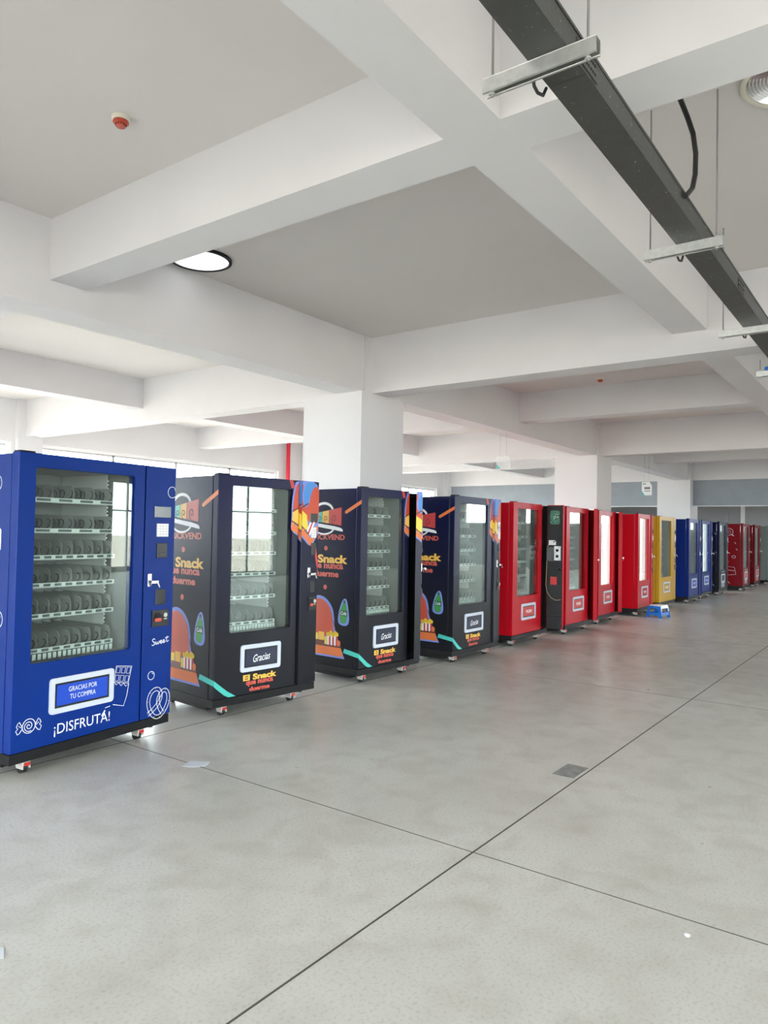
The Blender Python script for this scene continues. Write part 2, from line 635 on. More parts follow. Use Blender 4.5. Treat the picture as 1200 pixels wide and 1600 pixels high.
def window(axis, pos, a, b, nmul, sgn, SILL=SILL):
    """aluminium framed ribbon window in the wall opening a..b"""
    global wn
    wn += 1
    P = (lambda u, v, d: (u, pos + sgn * d, v)) if axis == 'y' else (lambda u, v, d: (pos + sgn * d, u, v))
    root = empty('window_%d' % wn, P((a + b) / 2, SILL, 0.1))
    struct(root)
    inv = root.location

    def rel(f):
        return lambda u, v, d: tuple(Vector(f(u, v, d)) - inv)
    P = rel(P)
    mb = MB()
    mb.plate(rect(a, SILL, b, HEAD), [rect(a + 0.06, SILL + 0.06, b - 0.06, HEAD - 0.06)], P, 0.08, 0.16)
    mb.build('frame', 'whiteframe', root)
    step = (b - a) / nmul
    mb = MB()
    for i in range(1, nmul):
        u = a + i * step
        mb.plate(rect(u - 0.03, SILL + 0.06, u + 0.03, HEAD - 0.06), [], P, 0.09, 0.15)
    mb.plate(rect(a + 0.06, HEAD - 0.095, b - 0.06, HEAD - 0.06), [], P, 0.09, 0.15)
    if SILL < 1.9:
        mb.plate(rect(a + 0.06, 2.05, b - 0.06, 2.10), [], P, 0.09, 0.15)
    mb.build('mullion', 'alu', root)
    mb = MB().plate(rect(a + 0.06, SILL + 0.06, b - 0.06, HEAD - 0.06), [], P, 0.118, 0.122)
    mb.build('pane', 'pane', root)


for a, b in LEFT_WIN:
    window('y', Y1, a, b, 4, 1)
for a, b in ADDED_RIGHT_WIN:
    window('y', Y0, a, b, 4 if b - a > 2.5 else 2, -1, LOW)
for a, b in ADDED_BACK_WIN:
    window('x', X0, a, b, 4, -1, LOW)

window('x', X1, -9.8, -0.6, 5, 1, 2.0)  # unseen high window, added for the machine glass to reflect

# pillars
PIL = [(-1.15, 5.47), (6.95, 5.47), (15.08, 5.47), (22.75, 5.42), (-1.15, -2.75), (6.95, -2.75), (15.08, -2.75), (22.75, -2.75)]
for x, y in PIL:
    mb = MB().box(x, y, -0.02, x + 0.9, y + 0.95, ZB - 0.0015)
    mb.box(x + 0.09, y + 0.03, ZB - 0.01, x + 0.6, y + 0.5, SLAB + 0.02)
    struct(mb.build('pillar', 'plaster'), 'square white plastered pillar')
for x in (-1.0, 7.02, 15.1, 22.85, 30.9):
    struct(MB().box(x, Y1 - 0.12, -0.02, x + 0.5, Y1 + 0.01, SLAB + 0.02).build('pillar', 'plaster'), 'white wall pilaster between windows')

# beams
YB = [(-1.0, -0.69), (7.17, 7.48), (15.3, 15.62), (22.98, 23.3)]
YM = [(-5.1, -4.8), (3.0, 3.31), (11.4, 11.72), (19.4, 19.7), (27.2, 27.5)]
e = 0.02
for a, b in YB:
    struct(MB().box(a, Y0 - e, ZB, b, Y1 + e, SLAB + e).build('beam', 'plaster'), 'deep white ceiling beam running across the hall')
for a, b in YM:
    struct(MB().box(a, Y0 - e, ZM, b, Y1 + e, SLAB + e).build('beam', 'plaster'), 'shallow white ceiling beam running across the hall')
for y, y2, z in ((5.52, 5.88, ZB - 0.001), (1.57, 1.88, ZM - 0.001), (10.17, 10.5, ZM - 0.001), (-2.6, -2.25, ZB - 0.001), (-6.4, -6.1, ZM - 0.001)):
    struct(MB().box(X0 - e, y, z, X1 + e, y2, SLAB + e).build('beam', 'plaster'), 'white ceiling beam running down the length of the hall')

# hanging boards at the far pillar line
XF = 23.12
for n_, (a, b) in enumerate(((6.37, 13.98), (-1.8, 5.42))):
    t_ = empty('hanging_board', (XF, (a + b) / 2, 2.47))
    MB().box(-0.02, a - (a + b) / 2, 0.0, 0.02, b - (a + b) / 2, ZB - 2.47).build('panel', 'board', t_)
    MB().box(-0.03, a - (a + b) / 2, -0.02, 0.03, b - (a + b) / 2, 0.0).build('bottom_rail', 'whiteframe', t_)
    tag(t_, ('long blue-grey board under the far beam, left of the farthest pillar', 'long blue-grey board under the far beam, right of the farthest pillar')[n_], 'board')
struct(MB().box(X1 - 0.05, 5.45, 0, X1 + 0.01, 5.60, 2.85).build('trim_30', 'whiteframe'), 'white upright strip standing in for a strip of light on the far wall')  # white strip takes the place of light through a narrow opening
struct(MB().box(X1 - 0.04, 6.05, 0, X1 + 0.01, 6.15, 2.85).build('trim_31', 'farwall'), 'grey upright strip on the far grey wall')
struct(MB().box(X1 - 0.06, 2.0, 2.80, X1 + 0.01, 13.9, 2.9).build('trim_32', 'farwall'), 'grey ledge across the far wall')

# ------------------------------------------------------------------ vending machines
DEP, TOP, BOT = 0.86, 1.94, 0.15


def coil_mesh(r, length, turns):
    pts = []
    n = int(turns * 14)
    for i in range(n + 1):
        a_ = 2 * PI * turns * i / n
        pts.append((r * math.sin(a_), length * i / n, r * math.cos(a_)))
    return MB().tube(pts, 0.0036, 4)


COIL = {}


def coil(parent, loc, wide=False):
    key = wide
    if key not in COIL:
        o = coil_mesh(0.034, 0.50, 6).build('spiral_coil', 'coil', parent, loc, smooth=True)
        COIL[key] = o
        return o
    o = COIL[key].copy()
    COL.objects.link(o)
    o.parent = parent
    o.location = loc
    return o


CAST = {}


def caster(root, x, y):
    if 'h' not in CAST:
        mb = MB().box(-0.03, -0.03, 0.078, 0.03, 0.03, 0.088)
        mb.plate([(-0.045, 0.03), (-0.045, 0.055), (-0.02, 0.078), (0.025, 0.078), (0.035, 0.06), (0.02, 0.03)], [], lambda u, v, d: (d, u, v), -0.026, -0.020)
        mb.plate([(-0.045, 0.03), (-0.045, 0.055), (-0.02, 0.078), (0.025, 0.078), (0.035, 0.06), (0.02, 0.03)], [], lambda u, v, d: (d, u, v), 0.020, 0.026)
        mb.box(-0.026, -0.045, 0.052, 0.026, 0.0, 0.074)
        h = mb.build('caster', 'casterwhite', root, (x, y, 0), bevel=0.002)
        wl = MB().tube([(-0.017, 0, 0.031), (0.017, 0, 0.031)], 0.031, 16).build('wheel', 'blackrub', h)
        pd = MB().box(-0.018, -0.054, 0.052, 0.018, -0.044, 0.070).build('brake_pedal', 'redplastic', h)
        CAST['h'] = (h, wl, pd)
        return
    h = CAST['h'][0].copy()
    COL.objects.link(h)
    h.parent = root
    h.location = (x, y, 0)
    for q in CAST['h'][1:]:
        c_ = q.copy()
        COL.objects.link(c_)
        c_.parent = h


def side_art(root):
    """printed artwork of the navy machines"""
    mb = MB()

    def done(nm):
        mb.build(nm, mats, root, fix=False)
        mb.v, mb.f, mb.m = [], [], []
    mats = ['white', 'red', 'yellow', 'teal', 'orange', 'coral', 'peri', 'orangered', 'brown', 'green', 'dgreen', 'brightyellow', 'skyblue', 'black']
    I = {q: i for i, q in enumerate(mats)}
    S = left_side
    # striped top hat with swirls
    ribbon(mb, arc(0.505, 1.70, 0.125, 15, 165, 18, 0.085), 0.026, S, 0.0004, I['white'])
    for u0, u1, c_ in ((0.262, 0.43, 'red'), (0.435, 0.525, 'yellow'), (0.53, 0.60, 'teal'), (0.605, 0.66, 'skyblue')):
        flat(mb, [(u0, 1.558 + (u0 - 0.262) * 0.12), (u1, 1.558 + (u1 - 0.262) * 0.12), (u1, 1.742 - (u1 - 0.262) * 0.16), (u0, 1.742 - (u0 - 0.262) * 0.16)], S, 0.0008, I[c_])
    for cu_, rr in ((0.36, 0.034), (0.478, 0.026), (0.562, 0.024)):
        ribbon(mb, [(cu_ + rr * (1 - i / 26) * math.cos(i / 3.2), 1.625 + 1.25 * rr * (1 - i / 26) * math.sin(i / 3.2)) for i in range(22)], 0.006, S, 0.0015, I['black'])
        ribbon(mb, [(cu_ + rr, 1.625), (cu_ + rr * 0.9, 1.60), (cu_ + rr * 0.3, 1.575)], 0.006, S, 0.0015, I['black'])
    brim = [(0.24, 1.498), (0.262, 1.50), (0.34, 1.512), (0.45, 1.525), (0.66, 1.555), (0.70, 1.575), (0.66, 1.59), (0.5, 1.568), (0.36, 1.552), (0.27, 1.535), (0.245, 1.52)]
    flat(mb, brim, S, 0.0012, I['white'])
    ribbon(mb, arc(0.50, 1.545, 0.14, 200, 340, 16, 0.075), 0.017, S, 0.0010, I['white'])
    done('hat_logo')
    text(mb, 'TRICKVEND', 0.70, 0.213, 1.413, 1.468, S, 0.0012, I['coral'], bold=0.03)
    done('logo_lettering')
    for v in (1.326, 0.931):
        flat(mb, circ(0.467, v, 0.024), S, 0.0008, I['coral'])
        done('printed_dot')
    text(mb, 'El Snack', 0.74, 0.17, 1.175, 1.262, S, 0.0012, I['yellow'], bold=0.045)
    text(mb, 'que nunca', 0.69, 0.225, 1.10, 1.168, S, 0.0012, I['coral'], bold=0.045)
    text(mb, 'duerme', 0.63, 0.285, 1.035, 1.10, S, 0.0012, I['coral'], bold=0.045)
    done('slogan_lettering')
    # orange stroke
    flat(mb, [(0.0, 1.815), (0.20, 1.713), (0.217, 1.70), (0.213, 1.683), (0.195, 1.677), (0.0, 1.776)], S, 0.0008, I['orange'])
    done('orange_stroke')
    # snack board: plain arch behind a tray of snacks
    flat(mb, [(0.185, 0.232), (0.78, 0.232)] + chaikin([(0.78, 0.62), (0.70, 0.775), (0.58, 0.85), (0.46, 0.83), (0.36, 0.74), (0.330, 0.62), (0.325, 0.50), (0.24, 0.34)], False), S, 0.0006, I['peri'])
    flat(mb, [(0.31, 0.44), (0.76, 0.44), (0.76, 0.60)] + chaikin([(0.76, 0.60), (0.69, 0.745), (0.58, 0.82), (0.47, 0.80), (0.385, 0.72), (0.357, 0.62), (0.345, 0.50), (0.31, 0.44)], False)[1:-1], S, 0.0012, I['orangered'])
    flat(mb, [(0.205, 0.25), (0.77, 0.25), (0.77, 0.335), (0.235, 0.335)], S, 0.0012, I['orange'])
    flat(mb, [(0.235, 0.335), (0.77, 0.335), (0.77, 0.352), (0.243, 0.352)], S, 0.0018, I['brown'])
    ribbon(mb, [(0.235, 0.34), (0.29, 0.45), (0.345, 0.60)], 0.008, S, 0.0018, I['brown'])
    for i in range(6):
        u = 0.28 + i * 0.023
        flat(mb, [(u + 0.004, 0.352), (u + 0.025, 0.352), (u + 0.028, 0.458), (u + 0.003, 0.458)], S, 0.0020, I['white' if i % 2 else 'red'])
    for i in range(7):
        flat(mb, circ(0.29 + 0.021 * i, 0.465 + 0.012 * math.sin(i * 2), 0.022, 10), S, 0.0024, I['brightyellow'])
    flat(mb, rect(0.425, 0.355, 0.46, 0.43), S, 0.0020, I['brightyellow'])
    flat(mb, rect(0.465, 0.37, 0.545, 0.475), S, 0.0020, I['yellow'])
    flat(mb, rect(0.555, 0.37, 0.65, 0.46), S, 0.0020, I['brightyellow'])
    flat(mb, rect(0.46, 0.352, 0.60, 0.392), S, 0.0024, I['brown'])
    flat(mb, circ(0.265, 0.38, 0.024, 14, 0.03), S, 0.0026, I['orange'])
    done('snack_artwork')
    # bottle on its outline
    flat(mb, chaikin([(0.275, 0.57), (0.17, 0.555), (0.13, 0.60), (0.14, 0.70), (0.165, 0.82), (0.20, 0.835), (0.235, 0.80), (0.265, 0.72), (0.285, 0.63)]), S, 0.0006, I['peri'])
    flat(mb, chaikin([(0.255, 0.59), (0.20, 0.578), (0.168, 0.60), (0.158, 0.70), (0.168, 0.755), (0.185, 0.785), (0.215, 0.785), (0.238, 0.745), (0.258, 0.68)]), S, 0.0012, I['green'])
    flat(mb, rect(0.184, 0.783, 0.214, 0.812), S, 0.0014, I['dgreen'])
    flat(mb, [(0.257, 0.662), (0.158, 0.655), (0.160, 0.715), (0.252, 0.712)], S, 0.0018, I['dgreen'])
    text(mb, 'Cola', 0.245, 0.172, 0.668, 0.702, S, 0.0026, I['white'], bold=0.01, shear=0.2)
    done('bottle_artwork')
    # teal ribbon
    flat(mb, [(0.19, 0.335), (0.0, 0.305), (0.0, 0.262), (0.205, 0.292)], S, 0.0008, I['teal'])
    done('teal_ribbon')


def door_art():
    """panel of printed artwork at the top right, as polygons in front coordinates relative to the seam"""
    return [
        ('peri', [(-0.10, 1.50), (-0.085, 1.60), (-0.09, 1.74), (-0.06, 1.90), (-0.03, 1.94), (0.26, 1.94), (0.26, 1.52), (0.22, 1.46), (0.13, 1.345), (0.02, 1.44)]),
        ('skyblue', [(0.03, 1.68), (0.03, 1.93), (0.22, 1.93), (0.10, 1.78)]),
        ('orangered', [(-0.075, 1.63), (-0.07, 1.74), (-0.045, 1.88), (-0.015, 1.92), (0.025, 1.90), (0.0, 1.80), (0.035, 1.70), (0.10, 1.72), (0.12, 1.83), (0.17, 1.90), (0.235, 1.89), (0.245, 1.70), (0.23, 1.56), (0.12, 1.58)]),
        ('orange', [(-0.09, 1.505), (-0.085, 1.57), (0.02, 1.52), (0.135, 1.43), (0.20, 1.55), (0.235, 1.53), (0.20, 1.45), (0.13, 1.365), (0.02, 1.455)]),
        ('yellow', [(-0.08, 1.56), (-0.075, 1.66), (-0.01, 1.69), (0.0, 1.56)]),
        ('brightyellow', [(0.0, 1.56), (0.0, 1.68), (0.07, 1.64), (0.09, 1.52), (0.03, 1.50)]),
        ('brown', [(-0.088, 1.575), (0.0, 1.535), (0.10, 1.46), (0.10, 1.475), (0.0, 1.55), (-0.088, 1.59)]),
        ('brown', [(-0.08, 1.66), (0.09, 1.735), (0.09, 1.75), (-0.08, 1.675)]),
        ('white', [(0.07, 1.50), (0.085, 1.485), (0.15, 1.60), (0.135, 1.61)]),
        ('red', [(0.085, 1.485), (0.10, 1.47), (0.165, 1.59), (0.15, 1.60)]),
        ('white', [(0.10, 1.47), (0.115, 1.455), (0.18, 1.58), (0.165, 1.59)]),
    ]


def put_art(mb, mats, items, shift, lo, hi, mp_, base=0.0006, off_u=0.0):
    for i, (c_, poly) in enumerate(items):
        if c_ in ('peri', 'skyblue', 'orangered'):
            poly = chaikin(poly)
        q = clipx([(u + shift, v) for u, v in poly], lo, hi)
        if len(q) >= 3:
            if c_ not in mats:
                mats.append(c_)
            flat(mb, [(u + off_u, v) for u, v in q], mp_, base + i * 0.0005, mats.index(c_), th=0.0004)


def machine(label, x, y, deg, W, paint, style, seam_f=0.79, ajar=0.0, trays='full', bez='lilac', flap=None,
            flap_text=None, win=(0.115, 0.70), bezx=(0.225, 0.615), lit=False, group=None, inner='liner', header=False):
    root = empty('vending_machine', (x, y, 0), math.radians(deg))
    tag(root, label, 'vending machine', group)
    seam = seam_f * W
    wx0, wx1 = win[0] * W, win[1] * W
    wz0, wz1 = 0.665, 1.855
    # cabinet with its compartments
    mb = MB()
    yb0 = 0.075
    mb.box(0, yb0, BOT, 0.035, DEP, TOP - 0.01)
    mb.box(W - 0.03, yb0, BOT, W, DEP, TOP - 0.01)
    mb.box(0.035, DEP - 0.03, BOT, W - 0.03, DEP, TOP - 0.01)
    mb.box(0.035, yb0, TOP - 0.05, W - 0.03, DEP - 0.03, TOP - 0.01)
    mb.box(0.035, yb0, BOT, W - 0.03, DEP - 0.03, BOT + 0.05)
    mb.build('cabinet', paint, root, bevel=0.004)
    mb = MB()
    mb.box(seam, yb0 + 0.004, BOT + 0.05, seam + 0.02, DEP - 0.04, TOP - 0.05)
    mb.box(seam + 0.02, DEP - 0.5, BOT + 0.05, W - 0.03, DEP - 0.45, TOP - 0.05)
    mb.box(W - 0.036, yb0 + 0.004, BOT + 0.05, W - 0.0305, DEP - 0.45, TOP - 0.05)
    mb.box(seam - 0.004, yb0 - 0.004, BOT + 0.01, W, yb0 - 0.0005, BOT + 0.05)
    mb.box(W - 0.036, yb0 - 0.004, BOT + 0.05, W, yb0 - 0.0005, TOP - 0.012)
    if ajar > 60:
        mb.box(W - 0.03, 0.006, BOT + 0.01, W, yb0 - 0.005, TOP - 0.012)
    elif ajar > 20:
        mb.box(W - 0.010, 0.03, BOT + 0.01, W, yb0 - 0.005, TOP - 0.012)
    mb.build('control_compartment', 'black', root)
    # inside of the product compartment
    mb = MB()
    ix0, ix1 = 0.04, seam - 0.004
    mb.box(ix0, yb0 + 0.006, 0.62, ix0 + 0.012, DEP - 0.04, 1.885)
    mb.box(ix1 - 0.012, yb0 + 0.006, 0.62, ix1, DEP - 0.04, 1.885)
    mb.box(ix0 + 0.012, DEP - 0.055, 0.62, ix1 - 0.012, DEP - 0.04, 1.885)
    mb.box(ix0 + 0.012, yb0 + 0.006, 1.873, ix1 - 0.012, DEP - 0.055, 1.885)
    mb.box(ix0 + 0.012, yb0 + 0.006, 0.62, ix1 - 0.012, DEP - 0.055, 0.632)
    mb.build('inner_liner', 'linerw' if lit else inner, root)
    if lit:
        mb = MB()
        mb.box(ix0 + 0.014, 0.16, 0.64, ix1 - 0.014, 0.166, 1.87, 0)
        for i in range(30):
            mb.box(wx0 + 0.50 * (wx1 - wx0) + 0.19, 0.156, 0.70 + i * 0.038, wx0 + 0.50 * (wx1 - wx0) + 0.20, 0.159, 0.712 + i * 0.038, 1)
        for i in range(6):
            mb.box(wx0 + 0.16, 0.156, 0.70 + i * 0.19, wx0 + 0.172, 0.159, 0.72 + i * 0.19, 1)
        mb.box(wx0 + 0.50 * (wx1 - wx0) + 0.21, 0.150, 0.64, wx0 + 0.50 * (wx1 - wx0) + 0.216, 0.16, 1.87, 1)
        mb.build('lit_panel', ['lit', 'tray'], root)
    if header:
        MB().box(ix0 + 0.014, 0.12, 1.70, ix1 - 0.014, 0.17, 1.872).build('header_light', 'lit', root)
    # trays with coils
    levels = [1.672, 1.475, 1.303, 1.125, 0.93, 0.712]
    tx0, tx1 = ix0 + 0.015, seam - 0.10
    if not lit:
        # air duct on the right of the trays
        mb = MB().box(tx1 + 0.008, 0.30, 0.64, tx1 + 0.014, DEP - 0.06, 1.87)
        for i in range(44):
            mb.box(tx1 + 0.002, 0.285, 0.66 + i * 0.027, tx1 + 0.014, 0.30, 0.672 + i * 0.027)
        mb.build('tray_runner', 'linerw', root)
        for li, z in enumerate(levels):
            mb = MB().box(tx0, 0.20, z - 0.012, tx1, 0.76, z - 0.008)
            mb.box(tx0, 0.19, z - 0.022, tx1, 0.20, z + 0.006)
            wide = li < 2
            ns = 5 if wide else max(7, int(round((tx1 - tx0) / 0.083)))
            st = (tx1 - tx0) / ns
            if trays == 'full':
                for i in range(ns + 1):
                    u = min(max(tx0 + i * st, tx0 + 0.002), tx1 - 0.002)
                    mb.plate([(0.21, z - 0.008), (0.74, z - 0.008), (0.74, z + 0.10), (0.25, z + 0.10), (0.225, z + 0.092), (0.212, z + 0.07)], [],
                             lambda a_, b2, d: (d, a_, b2), u - 0.001, u + 0.001, 1)
                for i in range(ns):
                    u = tx0 + (i + 0.5) * st
                    # rounded motor plate at the back of every lane
                    mb.plate(rrect(u - st * 0.44, z - 0.008, u + st * 0.44, z + 0.105, 0.022, 3), [], lambda a_, b2, d: (a_, d, b2), 0.745, 0.75, 1)
            tr = mb.build('product_tray', ['tray', 'divider'], root)
            mb = MB().box(tx0, 0.182, z - 0.018, tx1, 0.189, z + 0.010, 0)
            for i in range(ns):
                u = tx0 + (i + 0.5) * st
                mb.box(u - st * 0.33, 0.1800, z - 0.012, u + st * 0.28, 0.182, z + 0.004, 1)
            mb.build('price_rail', ['rail', 'railtag'], tr)
            if trays == 'full':
                for i in range(ns):
                    u = tx0 + (i + 0.5) * st
                    if wide:
                        for q in (-0.045, 0.045):
                            coil(tr, (u + q, 0.21, z + 0.038), False)
                    else:
                        coil(tr, (u, 0.21, z + 0.030), False)
        if trays == 'full':
            for z in (1.60, 1.24, 1.06, 0.86):
                mb = MB()
                mb.tube([(tx0 + (tx1 - tx0) * (0.35 + 0.3 * k / 10), 0.72 - 0.02 * math.sin(k), z - 0.06 * math.sin(PI * k / 10)) for k in range(11)], 0.005, 6)
                mb.build('wiring', 'blackrub', root, smooth=True)
        mb = MB()
        for i in range(22):
            u = tx0 + (i + 0.5) * (tx1 - tx0) / 22
            mb.box(u - 0.013, 0.175, 0.650, u + 0.011, 0.181, 0.688)
        mb.build('cold_air_grille', 'rail', root)
    # base
    mb = MB().box(0.0, 0.01, 0.086, W, DEP, BOT - 0.002)
    mb.box(0.05, 0.16, 0.04, W - 0.05, DEP - 0.06, 0.0855)  # added black underbody box keeps window glow out from under the machine
    mb.build('base', 'black', root, bevel=0.003)
    for cx, cy in ((0.14, 0.09), (W - 0.22, 0.09), (0.12, DEP - 0.1), (W - 0.14, DEP - 0.1)):
        caster(root, cx, cy)
    mb = MB().tube([(W - 0.11, 0.08, 0.062), (W - 0.11, 0.08, 0.088)], 0.02, 12)
    mb.build('levelling_foot', 'blackrub', root)
    # main door
    mb = MB()
    out = rect(0, BOT + 0.004, seam - 0.006, TOP)
    hole = rrect(wx0, wz0, wx1, wz1, 0.022)
    mb.plate(out, [hole], front, 0.0, -0.068)
    door = mb.build('door', paint, root, bevel=0.004)
    MB().plate(rrect(wx0 - 0.02, wz0 - 0.02, wx1 + 0.02, wz1 + 0.02, 0.03), [], front, -0.0165, -0.0225).build('window_glass', 'vglass', door)
    # hinge covers on top
    MB().box(0.005, -0.005, TOP, 0.10, 0.06, TOP + 0.008).build('hinge_plate', 'black', root)
    # delivery hatch
    bx0, bx1, bz0, bz1 = bezx[0] * W, bezx[1] * W, 0.337, 0.558
    mb = MB().plate(rrect(bx0, bz0, bx1, bz1, 0.022), [rect(bx0 + 0.034, bz0 + 0.034, bx1 - 0.034, bz1 - 0.034)], front, 0.0002, 0.014)
    hatch = mb.build('hatch_bezel', bez, door, bevel=0.003)
    hatch['label'] = 'pale rounded frame of the delivery hatch'
    mb = MB().box(bx0 + 0.034, -0.006, bz0 + 0.034, bx1 - 0.034, -0.0003, bz1 - 0.034, 0)
    mb.box(bx0 + 0.05, -0.009, bz0 + 0.046, bx1 - 0.048, -0.0061, bz1 - 0.048, 1)
    fx0, fx1, fz0, fz1 = bx0 + 0.05, bx1 - 0.048, bz0 + 0.046, bz1 - 0.048
    fm = ['blackplastic', flap or paint, 'white']
    if flap_text:
        n_ = len(flap_text)
        for i, tx in enumerate(flap_text):
            if tx == 'PUSH':
                text(mb, tx, fx0 + 0.28 * (fx1 - fx0), fx1 - 0.22 * (fx1 - fx0), (fz0 + fz1) / 2 - 0.022, (fz0 + fz1) / 2 + 0.022, front, 0.0096, 2, bold=0.03)
            elif tx == 'Gracias':
                text(mb, tx, fx0 + 0.24 * (fx1 - fx0), fx1 - 0.2 * (fx1 - fx0), (fz0 + fz1) / 2 - 0.04, (fz0 + fz1) / 2 + 0.022, front, 0.0096, 2, bold=0.008, shear=0.35, rise=0.012)
            else:
                h_ = 0.030
                zc = (fz0 + fz1) / 2 + 0.028 - i * 0.048
                hw = 0.105 if i == 0 else 0.095
                text(mb, tx, (fx0 + fx1) / 2 - hw, (fx0 + fx1) / 2 + hw, zc - h_ / 2, zc + h_ / 2, front, 0.0096, 2)
    mb.build('hatch_flap', fm, door)
    # control door, hinged on the right
    cw = W - seam
    cdoor = MB().box(-cw + 0.006, 0.0, BOT + 0.004, 0, 0.066, TOP).build('control_door', paint, root, (W, 0, 0), 0, bevel=0.003)
    cdoor.rotation_euler.z = math.radians(ajar)
    cf = lambda u, v, d: (u - W, -d, v)       # front coordinates on the control door
    dx = seam + cw * (0.29 if style == 'blue' else 0.5)
    dw = 0.155 if style == 'blue' else cw * 0.42
    ex = dx + dw
    mb = MB().box(dx - W, -0.006, 1.575, ex - W, 0, 1.655)
    mb.build('display', 'screen', cdoor, bevel=0.002)
    kx0, kx1 = dx + dw * 0.16, dx + dw * 0.86
    mb = MB().box(kx0 - W, -0.005, 1.438, kx1 - W, 0, 1.532, 0)
    for i in range(4):
        for j in range(5):
            u = kx0 + (kx1 - kx0) * (i + 0.5) / 4
            v = 1.438 + 0.094 * (j + 0.5) / 5
            s_ = (kx1 - kx0) / 11
            mb.box(u - s_ - W, -0.009, v - 0.006, u + s_ - W, -0.005, v + 0.006, 1)
    mb.build('keypad', ['silver', 'white'], cdoor)
    mb = MB().box(dx + dw * 0.2 - W, -0.008, 1.285, dx + dw * 0.8 - W, 0, 1.392, 0)
    mb.box(dx + dw * 0.3 - W, -0.012, 1.29, dx + dw * 0.7 - W, -0.008, 1.325, 0)
    mb.build('card_reader', ['blackplastic'], cdoor, bevel=0.002)
    mb = MB().box(dx + dw * 0.2 - W, -0.006, 0.95, dx + dw * 0.78 - W, 0, 1.06)
    mb.build('bill_slot', 'blackplastic', cdoor, bevel=0.002)
    mb = MB().box(dx - W, -0.008, 0.795, ex - W, 0, 0.912, 0)
    mb.plate(circ(dx + dw * 0.33, 0.865, 0.03, 16), [], cf, 0.008, 0.011, 1)
    mb.plate(rrect(dx + dw * 0.12, 0.832, dx + dw * 0.5, 0.856, 0.01), [], cf, 0.011, 0.020, 2)
    mb.plate(circ(dx + dw * 0.78, 0.873, 0.016, 14), [], cf, 0.008, 0.014, 3)
    mb.plate(rect(dx + dw * 0.7, 0.842, dx + dw * 0.88, 0.850), [], cf, 0.008, 0.011, 3)
    mb.build('coin_return', ['blackplastic', 'black', 'coral', 'silver'], cdoor)
    # lock: plate, T handle and key
    lx = seam + cw * 0.13 if style == 'blue' else seam + cw * 0.42
    mb = MB().box(lx - W, -0.006, 1.085, lx + 0.034 - W, 0, 1.175)
    mb.tube([(lx + 0.017 - W, 0, 1.118), (lx + 0.017 - W, -0.045, 1.118)], 0.012, 12)
    mb.box(lx - 0.004 - W, -0.050, 1.108, lx + 0.060 - W, -0.036, 1.128)
    mb.tube([(lx + 0.050 - W, -0.048, 1.110), (lx + 0.066 - W, -0.050, 1.080)], 0.008, 8)
    mb.build('lock_handle', 'chrome', cdoor, bevel=0.002)
    mb = MB().box(W - 0.03 - W, -0.0006, 0.34, W - 0.026 - W, 0, 0.44)
    mb.build('vent_slot', 'black', cdoor)

    if style == 'navy':
        side_art(root)
        mb = MB()
        ms = []
        put_art(mb, ms, door_art(), seam, seam - 0.12, seam - 0.008, front)
        ms += ['red'] if 'red' not in ms else []
        flat(mb, [(wx1 - 0.045, 1.94), (wx1 - 0.005, 1.94), (wx1 + 0.02, 1.868), (wx1 - 0.02, 1.868)], front, 0.0006, ms.index('red'))
        mb.build('door_artwork', ms, door, fix=False)
        mb = MB()
        ms = ['teal']
        flat(mb, [(0.0, 0.305), (0.0, 0.258), (0.10, 0.178), (0.145, 0.156), (0.215, 0.156), (0.13, 0.205)], front, 0.0006, 0)
        mb.build('teal_ribbon', ms, door, fix=False)
        mb = MB()
        ms = ['yellow', 'coral']
        c0 = (bx0 + bx1) / 2
        iy, ic = 0, 1
        text(mb, 'El Snack', c0 - 0.175, c0 + 0.178, 0.262, 0.312, front, 0.0008, iy, bold=0.045)
        text(mb, 'que nunca', c0 - 0.145, c0 + 0.142, 0.212, 0.257, front, 0.0008, ic, bold=0.045)
        text(mb, 'duerme', c0 - 0.11, c0 + 0.105, 0.172, 0.209, front, 0.0008, ic, bold=0.045)
        mb.build('slogan_lettering', ms, door, fix=False)
        mb = MB()
        ms = []
        put_art(mb, ms, door_art(), seam, seam + 0.006, W, cf)
        ms += ['red'] if 'red' not in ms else []
        flat(mb, [(W - 0.06, 1.36), (W - 0.035, 1.38), (W, 1.23), (W, 1.15), (W - 0.02, 1.20)], cf, 0.0006, ms.index('red'))
        mb.build('control_door_artwork', ms, cdoor, fix=False)
        mb = MB()
        ms = []
        edge = lambda u, v, d: (-cw + 0.006 - d, 0.066 - (u - seam) * 0.9 - 0.001, v)
        put_art(mb, ms, door_art(), seam, seam + 0.002, seam + 0.072, edge)
        if ms:
            mb.build('door_edge_artwork', ms, cdoor, fix=False)
    return root, door, cdoor, cf, seam, W


NB = 'navy vending machines with printed artwork'
RB = 'plain red vending machines'
